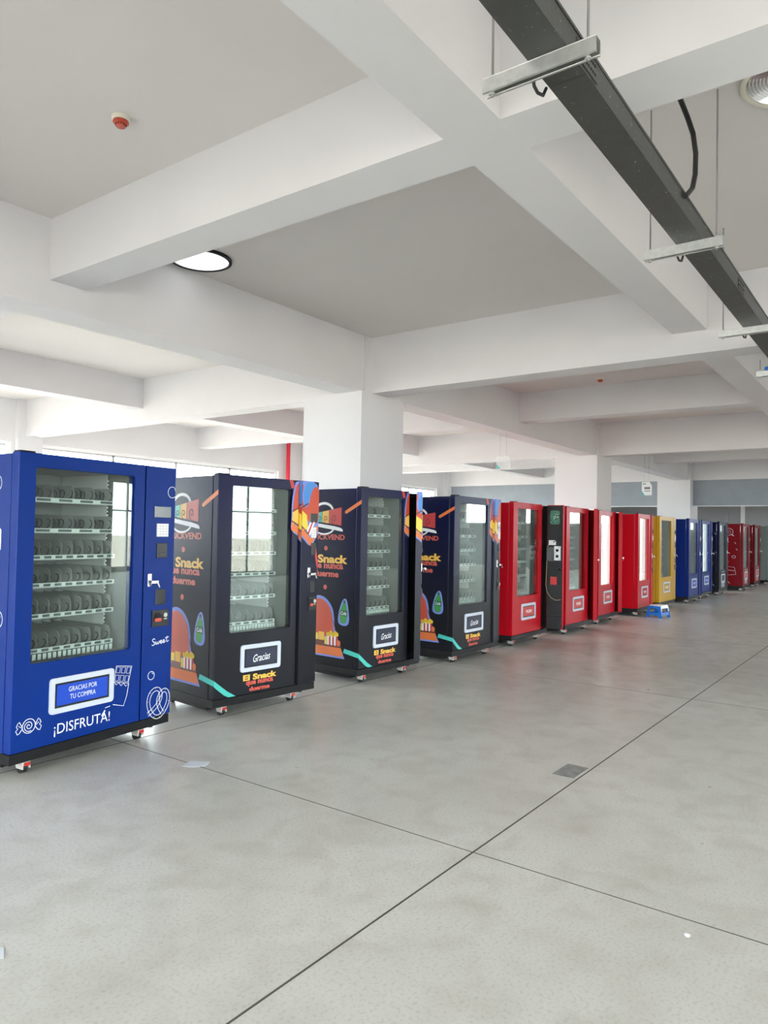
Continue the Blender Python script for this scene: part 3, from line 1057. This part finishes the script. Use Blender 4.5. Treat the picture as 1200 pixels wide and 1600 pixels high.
# nearest: royal blue
r1_, d1_, c1_, cf1, seam1, W1 = machine('royal blue vending machine with white line drawings, nearest in the row', 2.177, 4.279, 5.75, 1.229, 'bluepaint', 'blue',
                                       seam_f=0.775, flap='bluevinyl', flap_text=['GRACIAS POR', 'TU COMPRA'], win=(0.092, 0.70), bezx=(0.197, 0.583))
mb = MB()
F = front
text(mb, '¡DISFRUTA!', 0.285, 0.700, 0.192, 0.272, F, 0.0006, 0)
mb.build('thanks_lettering', 'white', d1_, fix=False)
mb = MB()
ribbon(mb, circ(0.115, 0.30, 0.042, 24), 0.004, F, 0.0006, closed=True)
ribbon(mb, [(0.115 + (0.004 + i * 0.0013) * math.cos(i * 0.5), 0.30 + (0.004 + i * 0.0013) * math.sin(i * 0.5)) for i in range(24)], 0.004, F, 0.0006)
for sg in (-1, 1):
    ribbon(mb, [(0.115 + sg * 0.042, 0.302), (0.115 + sg * 0.062, 0.335), (0.115 + sg * 0.072, 0.325), (0.115 + sg * 0.08, 0.308), (0.115 + sg * 0.07, 0.297),
                (0.115 + sg * 0.083, 0.285), (0.115 + sg * 0.072, 0.262), (0.115 + sg * 0.06, 0.268), (0.115 + sg * 0.042, 0.29)], 0.004, F, 0.0006)
    ribbon(mb, [(0.115 + sg * 0.045, 0.297), (0.115 + sg * 0.066, 0.312)], 0.003, F, 0.0006)
mb.build('sweet_drawing', 'white', d1_, fix=False)
mb = MB()
P4 = [(0.742, 0.565), (0.872, 0.545), (0.845, 0.432), (0.725, 0.462)]
ribbon(mb, P4, 0.004, F, 0.0006, closed=True)


def bil(p4, a_, b2):
    t0 = Vector(p4[0]).lerp(Vector(p4[1]), a_)
    t1 = Vector(p4[3]).lerp(Vector(p4[2]), a_)
    return tuple(t0.lerp(t1, b2))


for i in range(3):
    for j in range(2):
        q = [bil(P4, (i + e1) / 3, (j + e2) / 2) for e1, e2 in ((0.15, 0.15), (0.85, 0.15), (0.85, 0.85), (0.15, 0.85))]
        ribbon(mb, q, 0.003, F, 0.0006, closed=True)
ribbon(mb, [(0.722, 0.465), (0.745, 0.438), (0.765, 0.45), (0.785, 0.425), (0.805, 0.44), (0.825, 0.415), (0.85, 0.43), (0.835, 0.35), (0.81, 0.285), (0.722, 0.31)], 0.004, F, 0.0006)
ribbon(mb, [(0.66, 0.285), (0.635, 0.25)], 0.010, F, 0.0006)
ribbon(mb, [(0.66, 0.30), (0.70, 0.305)], 0.004, F, 0.0006)
mb.build('chocolate_drawing', 'white', d1_, fix=False)
mb = MB()
cf = cf1


def script_sweet(mb):
    S_ = [(0.028, 0.048), (0.018, 0.056), (0.006, 0.05), (0.008, 0.038), (0.022, 0.030), (0.026, 0.018), (0.016, 0.008), (0.0, 0.012)]
    w_ = [(0.034, 0.034), (0.036, 0.014), (0.042, 0.012), (0.050, 0.03), (0.054, 0.013), (0.062, 0.016), (0.068, 0.036)]
    e1 = [(0.074, 0.024), (0.088, 0.028), (0.086, 0.038), (0.077, 0.036), (0.074, 0.022), (0.082, 0.014), (0.096, 0.022)]
    e2 = [(0.098, 0.026), (0.112, 0.030), (0.110, 0.040), (0.101, 0.038), (0.098, 0.024), (0.106, 0.016), (0.120, 0.026)]
    t1 = [(0.135, 0.062), (0.129, 0.028), (0.136, 0.020), (0.150, 0.030)]
    t2 = [(0.118, 0.050), (0.150, 0.054)]
    for st in (S_, w_, e1, e2, t1, t2):
        ribbon(mb, [(1.042 + a_ * 1.05, 0.655 + b2 * 1.0) for a_, b2 in st], 0.006, cf, 0.0006)


script_sweet(mb)
mb.build('sweet_lettering', 'white', c1_, fix=False)
mb = MB()
ribbon(mb, circ(1.045, 0.452, 0.029, 24), 0.004, cf, 0.0006, closed=True)
ribbon(mb, arc(1.045, 0.452, 0.019, 20, 80, 6), 0.003, cf, 0.0006)
mb.build('bubble_drawing', 'white', c1_, fix=False)
mb = MB()
ribbon(mb, arc(1.197, 1.762, 0.040, 45, 315, 24, 0.040), 0.004, cf, 0.0006)
ribbon(mb, [(1.222, 1.79), (1.225, 1.78), (1.226, 1.775)], 0.004, cf, 0.0006)
mb.build('bubble_drawing', 'white', c1_, fix=False)
mb = MB()
pz = lambda pts: [(1.112 + a_ * 0.092, 0.250 + b2 * 0.092) for a_, b2 in pts]
cl = [(-0.95, -0.75), (-0.45, -0.5), (0.05, -0.1), (0.35, 0.4), (0.2, 0.95), (-0.25, 1.12), (-0.75, 0.85), (-0.98, 0.2), (-0.8, -0.5), (-0.35, -1.05), (0.2, -1.15), (0.75, -0.7), (1.08, -0.05), (1.05, 0.55),
      (0.75, 0.88), (0.4, 0.8), (0.1, 0.45), (0.0, 0.1), (0.15, -0.4), (0.5, -0.9)]
for wd in (0.115, -0.115):
    n_ = len(cl)
    line = []
    for i in range(n_):
        d = Vector(cl[min(i + 1, n_ - 1)]) - Vector(cl[max(i - 1, 0)])
        d.normalize()
        line.append((cl[i][0] - d.y * wd * 1.3, cl[i][1] + d.x * wd * 1.3))
    ribbon(mb, chaikin(pz(line), False), 0.004, cf, 0.0006)
for i in range(0, len(cl)):
    q = pz([cl[i]])[0]
    flat(mb, circ(q[0], q[1], 0.0025, 6), cf, 0.0006)
mb.build('pretzel_drawing', 'white', c1_, fix=False)
mb = MB()
flat(mb, [(0.155, 1.355), (0.155, 1.47), (0.20, 1.51), (0.60, 1.51), (0.64, 1.47), (0.64, 1.355), (0.60, 1.315), (0.20, 1.315)], left_side, 0.0006)
mb.build('octagon_sticker', 'white', r1_, fix=False)
for cu_, v, rr in ((0.215, 1.755, 0.05), (0.17, 0.935, 0.055), (0.5, 1.05, 0.04), (0.55, 0.6, 0.06)):
    mb = MB()
    ribbon(mb, circ(cu_, v, rr, 24), 0.004, left_side, 0.0006, closed=True)
    ribbon(mb, arc(cu_, v, rr * 0.65, 100, 160, 6), 0.003, left_side, 0.0006)
    mb.build('bubble_drawing', 'white', r1_, fix=False)

# navy machines
machine('navy vending machine with printed snack artwork beside the royal blue one', 3.853, 4.455, -5.22, 1.09, 'navy', 'navy', 0.785, ajar=7, flap='navyvinyl', flap_text=['Gracias'], win=(0.128, 0.717), bezx=(0.230, 0.615), group=NB)
machine('navy vending machine with its narrow control door standing ajar', 5.621, 4.398, -2.5, 1.02, 'navy', 'navy', 0.775, ajar=36, flap='navyvinyl', flap_text=['Gracias'], win=(0.10, 0.68), bezx=(0.208, 0.60), group=NB)
machine('navy vending machine with printed snack artwork beside the first red one', 7.207, 4.279, -0.2, 1.135, 'navy', 'navy', 0.82, ajar=7, flap='navyvinyl', flap_text=['Gracias'], win=(0.112, 0.70), bezx=(0.225, 0.612), group=NB)
# red machines
m5 = machine('red vending machine with its black control door swung wide open', 8.822, 4.328, 1.0, 1.19, 'redpaint', 'plain', 0.80, ajar=97, flap='red', flap_text=['PUSH'], group=RB)
machine('red vending machine just behind the wide-open black control door', 10.45, 4.25, 0.7, 1.19, 'redpaint', 'plain', 0.79, ajar=34, flap='red', flap_text=['PUSH'], group=RB)
machine('red vending machine with brightly lit window and control door ajar', 12.06, 4.33, 1.8, 1.17, 'redpaint', 'plain', 0.79, ajar=28, flap='red', flap_text=['PUSH'], lit=True, group=RB)
machine('red vending machine with brightly lit window beside the yellow one', 13.85, 4.22, 2.0, 1.10, 'redpaint', 'plain', 0.80, ajar=4, flap='redpaint', flap_text=['PUSH'], lit=True, group=RB)
machine('mustard yellow vending machine, the only yellow one in the row', 15.48, 4.28, 0, 1.25, 'yellowpaint', 'plain', 0.83, ajar=0, flap='yellowpaint', flap_text=['PUSH'], trays='plain')
machine('blue vending machine standing directly beside the yellow one', 17.5, 4.19, 0, 1.15, 'bluepaint2', 'plain', 0.80, ajar=4, flap='bluevinyl', flap_text=['PUSH'], trays='plain', header=True, group='blue vending machines farther down')
machine('blue vending machine between a blue one and the dark navy one', 19.05, 4.26, 0, 1.15, 'bluepaint2', 'plain', 0.80, ajar=4, flap='bluevinyl', flap_text=['PUSH'], trays='plain', lit=True, inner='linerw', group='blue vending machines farther down')
r12 = machine('dark navy vending machine with faint line drawings beside the dark red one', 20.62, 4.18, 0, 1.08, 'navy', 'plain', 0.80, ajar=3, trays='plain', header=True, flap='navyvinyl')
r13 = machine('dark red vending machine with white drawings on its side', 22.82, 4.0, 1, 1.2, 'darkred', 'plain', 0.80, ajar=3, trays='plain', header=True, flap='coral')
r14 = machine('dark red vending machine, second of the two at the far end', 25.0, 4.05, 1, 1.2, 'darkred', 'plain', 0.80, ajar=3, trays='plain', header=True, flap='coral')
machine('grey-green vending machine at the far right end of the row', 26.85, 3.95, 0, 1.15, 'greygreen', 'plain', 0.80, ajar=0, trays='plain', flap='greygreen')

# drawings on the dark red side
mb = MB()
S = left_side
ribbon(mb, circ(0.36, 1.70, 0.10, 20), 0.010, S, 0.001, closed=True)
for i in range(9):
    flat(mb, circ(0.36 + 0.06 * math.cos(i * 2.4) * (0.4 + i / 12), 1.70 + 0.06 * math.sin(i * 2.4) * (0.4 + i / 12), 0.009, 6), S, 0.001)
ribbon(mb, [(0.30, 1.63), (0.27, 1.60), (0.24, 1.58)], 0.02, S, 0.001)
text(mb, 'lly', 0.76, 0.36, 1.27, 1.46, S, 0.001, 0, bold=0.03, shear=0.2)
ribbon(mb, circ(0.24, 0.98, 0.05, 16, 0.035), 0.009, S, 0.001, closed=True)
ribbon(mb, [(0.44, 0.70), (0.22, 0.68), (0.18, 0.48), (0.40, 0.45)], 0.010, S, 0.001, closed=True)
ribbon(mb, [(0.44, 0.60), (0.21, 0.58)], 0.010, S, 0.001)
ribbon(mb, circ(0.62, 0.82, 0.08, 16, 0.06), 0.009, S, 0.001, closed=True)
for a_, b2 in ((0.52, 1.18), (0.48, 1.12), (0.18, 1.22), (0.42, 0.30), (0.38, 0.26), (0.22, 1.40)):
    ribbon(mb, [(a_, b2), (a_ - 0.04, b2 - 0.05)], 0.009, S, 0.001)
mb.build('side_drawings', 'lilac', r13[0], fix=False)
mb = MB()
for a_, b2 in ((0.10, 1.15), (0.2, 1.30), (0.12, 1.65), (0.16, 0.30), (0.2, 0.4)):
    ribbon(mb, [(a_, b2), (a_ - 0.04, b2 - 0.05)], 0.009, S, 0.001)
ribbon(mb, arc(0.2, 0.7, 0.16, -90, 90, 14, 0.25), 0.009, S, 0.001)
mb.build('side_drawings', 'lilac', r12[0], fix=False)
for rr, mm in ((r12, 'lilac'), (r13, 'lilac'), (r14, 'lilac')):
    W_ = rr[5]
    mb = MB()
    for i, (v, h_) in enumerate(((0.30, 0.03), (0.255, 0.025), (0.60, 0.02), (0.215, 0.02))):
        mb.box(0.26 * W_, -0.0016, v, 0.60 * W_, -0.0004, v + h_)
    mb.build('door_drawings', mm, rr[1])

# electronics on the inside of the wide-open control door
cd5 = m5[2]
cw5 = m5[5] - m5[4]
inn = lambda u, v, d: (-cw5 + 0.006 + u, 0.066 + d, v)   # u = distance from the free edge, inner face
mb = MB().plate(rect(0.006, BOT + 0.015, cw5 - 0.012, TOP - 0.01), [], inn, 0.0, 0.004)
mb.plate(rect(0.01, 1.55, cw5 - 0.02, 1.56), [], inn, 0.004, 0.012)
mb.plate(rect(0.02, 0.16, cw5 - 0.03, 0.33), [], inn, 0.004, 0.05)
mb.plate(rect(0.02, 0.40, cw5 - 0.03, 0.56), [], inn, 0.004, 0.03)
mb.build('door_lining', 'darkmetal', cd5)
mb = MB().plate(rrect(0.05, 1.66, 0.19, 1.86, 0.03), [], inn, 0.004, 0.012)
for i in range(26):
    u, v = random.uniform(0.06, 0.17), random.uniform(1.68, 1.83)
    mb.plate(rect(u, v, u + 0.012, v + 0.008), [], inn, 0.012, 0.020, random.choice((1, 2, 3)))
mb.build('circuit_board', ['pcb', 'silver', 'blackplastic', 'teal'], cd5)
mb = MB().plate(rect(0.10, 1.36, 0.20, 1.43), [], inn, 0.004, 0.03, 0)
mb.build('speaker_box', 'white', cd5)
mb = MB().plate(rect(0.12, 1.13, 0.21, 1.33), [], inn, 0.004, 0.10)
mb.build('bill_validator', 'blackplastic', cd5)
mb = MB().plate(rect(0.03, 1.14, 0.115, 1.345), [], inn, 0.004, 0.05, 0)
for v in (1.285, 1.20):
    mb.plate(circ(0.07, v, 0.022, 14), [], inn, 0.05, 0.056, 1)
for u, v in ((0.045, 1.33), (0.10, 1.25), (0.045, 1.155)):
    mb.plate(circ(u, v, 0.006, 8), [], inn, 0.05, 0.054, 1)
mb.build('coin_mechanism', ['white', 'black'], cd5)
mb = MB().plate(rect(0.08, 0.79, 0.17, 0.90), [], inn, 0.004, 0.03)
mb.build('reset_button', 'redplastic', cd5)
mb = MB().tube([inn(0.02, 1.02, 0.004), inn(0.02, 1.02, 0.045), inn(0.045, 1.02, 0.05)], 0.012, 8)
mb.tube([inn(0.01, 1.0, 0.03), inn(0.08, 1.02, 0.03)], 0.007, 8)
mb.build('latch', 'blackplastic', cd5)
mb = MB()
mb.tube([inn(0.19, 1.40, 0.02), inn(0.225, 1.30, 0.03), inn(0.225, 1.1, 0.03), inn(0.23, 0.95, 0.03), inn(0.235, 0.78, 0.03), inn(0.21, 0.68, 0.05), inn(0.15, 0.60, 0.06), inn(0.08, 0.57, 0.06), inn(0.01, 0.58, 0.05)], 0.0035, 6)
mb.build('wiring', 'cable', cd5, smooth=True)
mb = MB()
mb.tube([inn(0.05, 1.80, 0.02), inn(0.03, 1.70, 0.04), inn(0.035, 1.60, 0.04), inn(0.02, 1.52, 0.04), inn(0.06, 1.45, 0.04), inn(0.13, 1.40, 0.04)], 0.006, 6)
mb.build('wiring', 'blackrub', cd5, smooth=True)
mb = MB()
mb.tube([inn(0.18, 1.82, 0.02), inn(0.21, 1.76, 0.04), inn(0.16, 1.70, 0.03)], 0.005, 6)
mb.build('wiring', 'blackrub', cd5, smooth=True)

# ------------------------------------------------------------------ plastic stool
st = empty('step_stool', (14.12, 3.92, 0), math.radians(-10))
tag(st, 'small blue plastic stool with white seat on floor before the yellow machine', 'stool')
H, A, B = 0.235, 0.17, 0.13
mb = MB()
mb.plate(rrect(-A + 0.02, -B + 0.02, A - 0.02, B - 0.02, 0.03), [], lambda u, v, d: (u, v, d), H - 0.02, H)
mb.build('seat', 'stoolwhite', st, bevel=0.004)


def apron(mb, mp_, hw, arch=True):
    z0_, z1_ = 0.0, H - 0.015
    out = [(-hw - 0.03, 0), (-hw + 0.03, 0), (-hw + 0.035, 0.045), (hw - 0.035, 0.045), (hw - 0.03, 0), (hw + 0.03, 0), (hw - 0.012, z1_), (-hw + 0.012, z1_)]
    hole = rrect(-hw + 0.045, 0.10, hw - 0.045, H - 0.065, 0.02, 3)
    mb.plate(out, [hole], mp_, 0, 0.012)


for nm, mpp, hw, mm in (('front_panel', lambda u, v, d: (u, -B - 0.01 + d + v * 0.1, v), A, 'stoolblue'), ('back_panel', lambda u, v, d: (u, B + 0.01 - d - v * 0.1, v), A, 'stoolblue'),
                        ('side_panel', lambda u, v, d: (-A - 0.01 + d + v * 0.1, u, v), B, 'stoolblue'), ('side_panel', lambda u, v, d: (A + 0.01 - d - v * 0.1, u, v), B, 'stoolblue')):
    mb = MB()
    apron(mb, mpp, hw)
    mb.build(nm, mm, st)
mb = MB()
mb.plate([(-A + 0.01, 0.12), (-A + 0.045, 0.12), (-A + 0.05, H - 0.06), (A - 0.05, H - 0.06), (A - 0.045, 0.12), (A - 0.01, 0.12), (A - 0.02, H - 0.002), (-A + 0.02, H - 0.002)], [], lambda u, v, d: (u, -B - 0.014 + d + v * 0.1, v), 0, 0.004)
mb.build('front_trim', 'stoolwhite', st)

# ------------------------------------------------------------------ ceiling trunking, hangers, cable
tk = empty('cable_trunking', (0, 1.0, 3.12))
tag(tk, 'long dark grey steel cable trunking hung below the ceiling', 'cable trunking')
TY0, TY1, TZ0, TZ1 = 0.932, 1.07, 3.12, 3.225
segs = [-6.0, -3.2, -0.4, 2.42, 5.2, 8.0, 10.8, 13.6]
for i in range(len(segs) - 1):
    a, b = segs[i], segs[i + 1]
    mb = MB().box(a + 0.001, TY0 - 1.0, 0, b - 0.001, TY1 - 1.0, TZ1 - TZ0 - 0.003)
    mb.box(a + 0.001, TY0 - 1.0 - 0.004, TZ1 - TZ0 - 0.012, b - 0.001, TY1 - 1.0 + 0.004, TZ1 - TZ0)
    mb.build('duct_section', 'trunk', tk)
for a in segs[1:-1]:
    mb = MB()
    for i in range(9):
        for j in range(2):
            mb.box(a - 0.09 + i * 0.02, TY0 - 1.0 - 0.0065, 0.03 + j * 0.03, a - 0.082 + i * 0.02, TY0 - 1.0 - 0.0045, 0.038 + j * 0.03, 1)
    mb.box(a - 0.10, TY0 - 1.0 - 0.0045, 0.012, a + 0.10, TY0 - 1.0 - 0.001, 0.075, 0)
    mb.build('joint_plate', ['trunk', 'black'], tk)

hang_lab = ['galvanised strut hanger holding the trunking, nearest the camera', 'galvanised strut hanger holding the trunking beside the black cable',
            'galvanised strut hanger holding the trunking, third from the camera', 'galvanised strut hanger at right edge with a tape roll on it']
for i, hx in enumerate((2.26, 4.16, 6.08, 7.9)):
    if i == 3:
        hx = 7.75
    h = empty('strut_hanger', (hx, 1.03, 3.078))
    tag(h, hang_lab[i], 'hanger', 'strut hangers under the cable trunking')
    mb = MB()
    # upside-down channel
    mb.box(-0.021, -0.20, 0.038, 0.021, 0.215, 0.041)
    mb.box(-0.021, -0.20, -0.012, -0.018, 0.215, 0.038)
    mb.box(0.018, -0.20, -0.012, 0.021, 0.215, 0.038)
    mb.box(-0.021, -0.20, -0.012, -0.010, 0.215, -0.009)
    mb.box(0.010, -0.20, -0.012, 0.021, 0.215, -0.009)
    mb.build('strut_channel', 'galv', h, bevel=0.001)
    for yy in (-0.165, 0.185):
        mb = MB().tube([(0, yy, -0.024), (0, yy, (SLAB if i != 3 else ZB) - 3.078)], 0.005, 8)
        rd = mb.build('threaded_rod', 'rod', h)
        mb = MB().tube([(0, yy, -0.017), (0, yy, -0.0121)], 0.011, 6).tube([(0, yy, 0.041), (0, yy, 0.051)], 0.011, 6)
        mb.build('nut', 'galv', rd)
    mb = MB()
    mb.tube([(0.03, 0.045, 0.04), (0.045, 0.05, 0.02), (0.06, 0.052, 0.0), (0.085, 0.050, -0.012), (0.12, 0.045, -0.006), (0.14, 0.042, 0.03)], 0.006, 8)
    mb.build('strap', 'blackrub', h, smooth=True)
tp = empty('tape_roll', (7.75, 1.128, 3.121))
tag(tp, 'blue and white roll of tape resting on the strut at right edge', 'tape roll')
MB().lathe([(0.028, 0), (0.05, 0), (0.05, 0.03), (0.028, 0.03), (0.028, 0)], 24).build('tape', 'stoolblue', tp)
MB().lathe([(0.024, 0), (0.0279, 0), (0.0279, 0.03), (0.024, 0.03), (0.024, 0)], 24).build('core', 'white', tp)

mb = MB()
mb.tube([(3.93, 1.02, SLAB), (3.88, 0.995, 3.80), (3.85, 0.969, 3.73), (3.85, 0.941, 3.647), (3.85, 0.915, 3.556), (3.85, 0.902, 3.453), (3.84, 0.902, 3.34), (3.80, 0.905, 3.255), (3.74, 0.912, 3.205), (3.70, 0.914, 3.178)], 0.013, 10)
tag(mb.build('power_cable', 'blackrub', None, smooth=True), 'thick black cable dropping from the ceiling into the trunking', 'cable')

# ------------------------------------------------------------------ downlights
def downlight(x, y, lit_, label):
    d = empty('recessed_downlight', (x, y, SLAB - 0.02))
    tag(d, label, 'ceiling light', 'round recessed ceiling lights')
    R0 = 0.265 if lit_ else 0.29
    MB().lathe([(R0, 0.0195), (R0 + 0.015, 0.0195), (R0 + 0.015, 0.0), (R0, -0.006), (R0 - 0.012, -0.004), (R0 - 0.012, 0.0195)], 48).build('rim', 'black' if lit_ else 'cream', d, smooth=True)
    prof = []
    N = 16
    for i in range(N):
        r_ = (R0 - 0.014) * (1 - i / N)
        z_ = 0.010 - (0.0 if lit_ else 0.0)
        prof += [(r_, z_ - 0.004), (r_ - 0.006, z_ + 0.004)]
    prof.append((0.0005, 0.012))
    MB().lathe(prof, 48).build('lens' if lit_ else 'ribbed_reflector', 'lampglow' if lit_ else 'reflector', d, smooth=False)
    return d


downlight(4.22, 5.2, True, 'bright round ceiling light partly hidden behind the beam')
downlight(4.25, 0.46, False, 'unlit ribbed silver ceiling light at the right edge')

# detectors
def detector(x, y, label):
    d = empty('smoke_detector', (x, y, SLAB))
    tag(d, label, 'smoke detector', 'red and cream smoke detectors')
    MB().lathe([(0.0005, 0), (0.052, 0), (0.052, -0.018), (0.046, -0.024), (0.0005, -0.024)], 32).build('base', 'cream', d, smooth=True)
    MB().lathe([(0.044, -0.0245), (0.046, -0.034), (0.036, -0.042), (0.030, -0.044), (0.030, -0.052), (0.026, -0.060), (0.0005, -0.062)], 32).build('sensor_head', 'detred', d, smooth=True)
    mb = MB()
    for i in range(12):
        a_ = 2 * PI * i / 12
        c_, s_ = math.cos(a_), math.sin(a_)
        mb.tube([(0.031 * c_, 0.031 * s_, -0.046), (0.031 * c_, 0.031 * s_, -0.052)], 0.003, 6)
    mb.build('vent_ring', 'black', d)


detector(2.47, 3.80, 'red and cream smoke detector on the ceiling at upper left')
detector(10.9, 3.92, 'small red and cream smoke detector far along the ceiling')

# red pipe by the window wall
mb = MB().tube([(14.42, 13.86, 0), (14.42, 13.86, SLAB)], 0.055, 16)
tag(mb.build('fire_pipe', 'pipered', None, smooth=True), 'bright red vertical fire pipe against the window wall', 'pipe')

# hanging signs
def sign(x, y, zc, wd, ht, zt, label, clear):
    s_ = empty('hanging_sign', (x, y, zc - ht / 2))
    tag(s_, label, 'sign', 'small leaf-cornered signs hung from the beams')
    P = lambda u, v, d: (d, -u, v)
    pl = [(-wd / 2, ht * 0.98), (wd * 0.25, ht), (wd / 2, ht * 0.72), (wd / 2, 0.0), (-wd * 0.2, 0.0), (-wd / 2, ht * 0.35)]
    MB().plate(pl, [], P, 0, 0.006).build('panel', 'acrylic' if clear else 'white', s_)
    mb = MB()
    mb.plate([(-wd * 0.49, 0.01), (-wd * 0.2, 0.01), (-wd * 0.49, ht * 0.33)], [], P, -0.002, 0.0)
    mb.build('corner_mark', 'teal', s_)
    if not clear:
        mb = MB()
        for u in (-0.22, -0.08, 0.06, 0.2):
            mb.plate(rect(wd * u, ht * 0.45, wd * (u + 0.1), ht * 0.62), [], P, -0.002, 0.0)
        mb.plate(rect(-wd * 0.25, ht * 0.30, wd * 0.35, ht * 0.34), [], P, -0.002, 0.0)
        mb.plate(rect(-wd * 0.40, ht * 0.82, -wd * 0.1, ht * 0.87), [], P, -0.002, 0.0)
        mb.build('lettering', 'darkmetal', s_)
    mb = MB()
    for u in (-wd * 0.25, wd * 0.2):
        mb.tube([P(u, ht * 0.98, 0.003), P(u, zt - (zc - ht / 2), 0.003)], 0.003, 6)
    mb.build('hanging_wire', 'rod', s_)


sign(18.0, 5.29, 2.68, 0.24, 0.33, SLAB, 'small white sign hanging in front of the far blue-grey board', False)
sign(11.2, 5.70, 2.735, 0.27, 0.22, 3.26, 'faint clear stand-in for a blurred-out sign with teal corner behind the navy machines', True)  # clear panel stands in for a blurred patch, its sign form assumed

# things on the floor
mb = MB()
mb.box(4.36, 1.71, 0, 4.62, 1.85, 0.0016)
tag(mb.build('floor_patch', 'patch'), 'small grey rectangular mortar patch beside the floor joint', 'floor patch')
mb = MB().plate([(2.99, 3.74), (3.09, 3.78), (3.16, 3.67), (3.10, 3.63), (3.03, 3.66)], [], lambda u, v, d: (u, v, d), 0.001, 0.002)
tag(mb.build('paper_scrap', 'paper'), 'pale scrap of paper lying on the joint before the blue machine', 'paper')
mb = MB().plate([(1.30, 2.55), (1.33, 2.61), (1.30, 2.70), (1.22, 2.66)], [], lambda u, v, d: (u, v, d), 0.001, 0.002)
tag(mb.build('paper_scrap', 'paper'), 'white paper corner on the floor at the left edge', 'paper')
mb = MB().lathe([(0.0005, 0), (0.010, 0.0), (0.011, 0.003), (0.006, 0.007), (0.0005, 0.007)], 10, (2.94, 0.70, 0))
tag(mb.build('plaster_crumb', 'white'), 'small white plaster crumb on the floor at lower right', 'crumb')
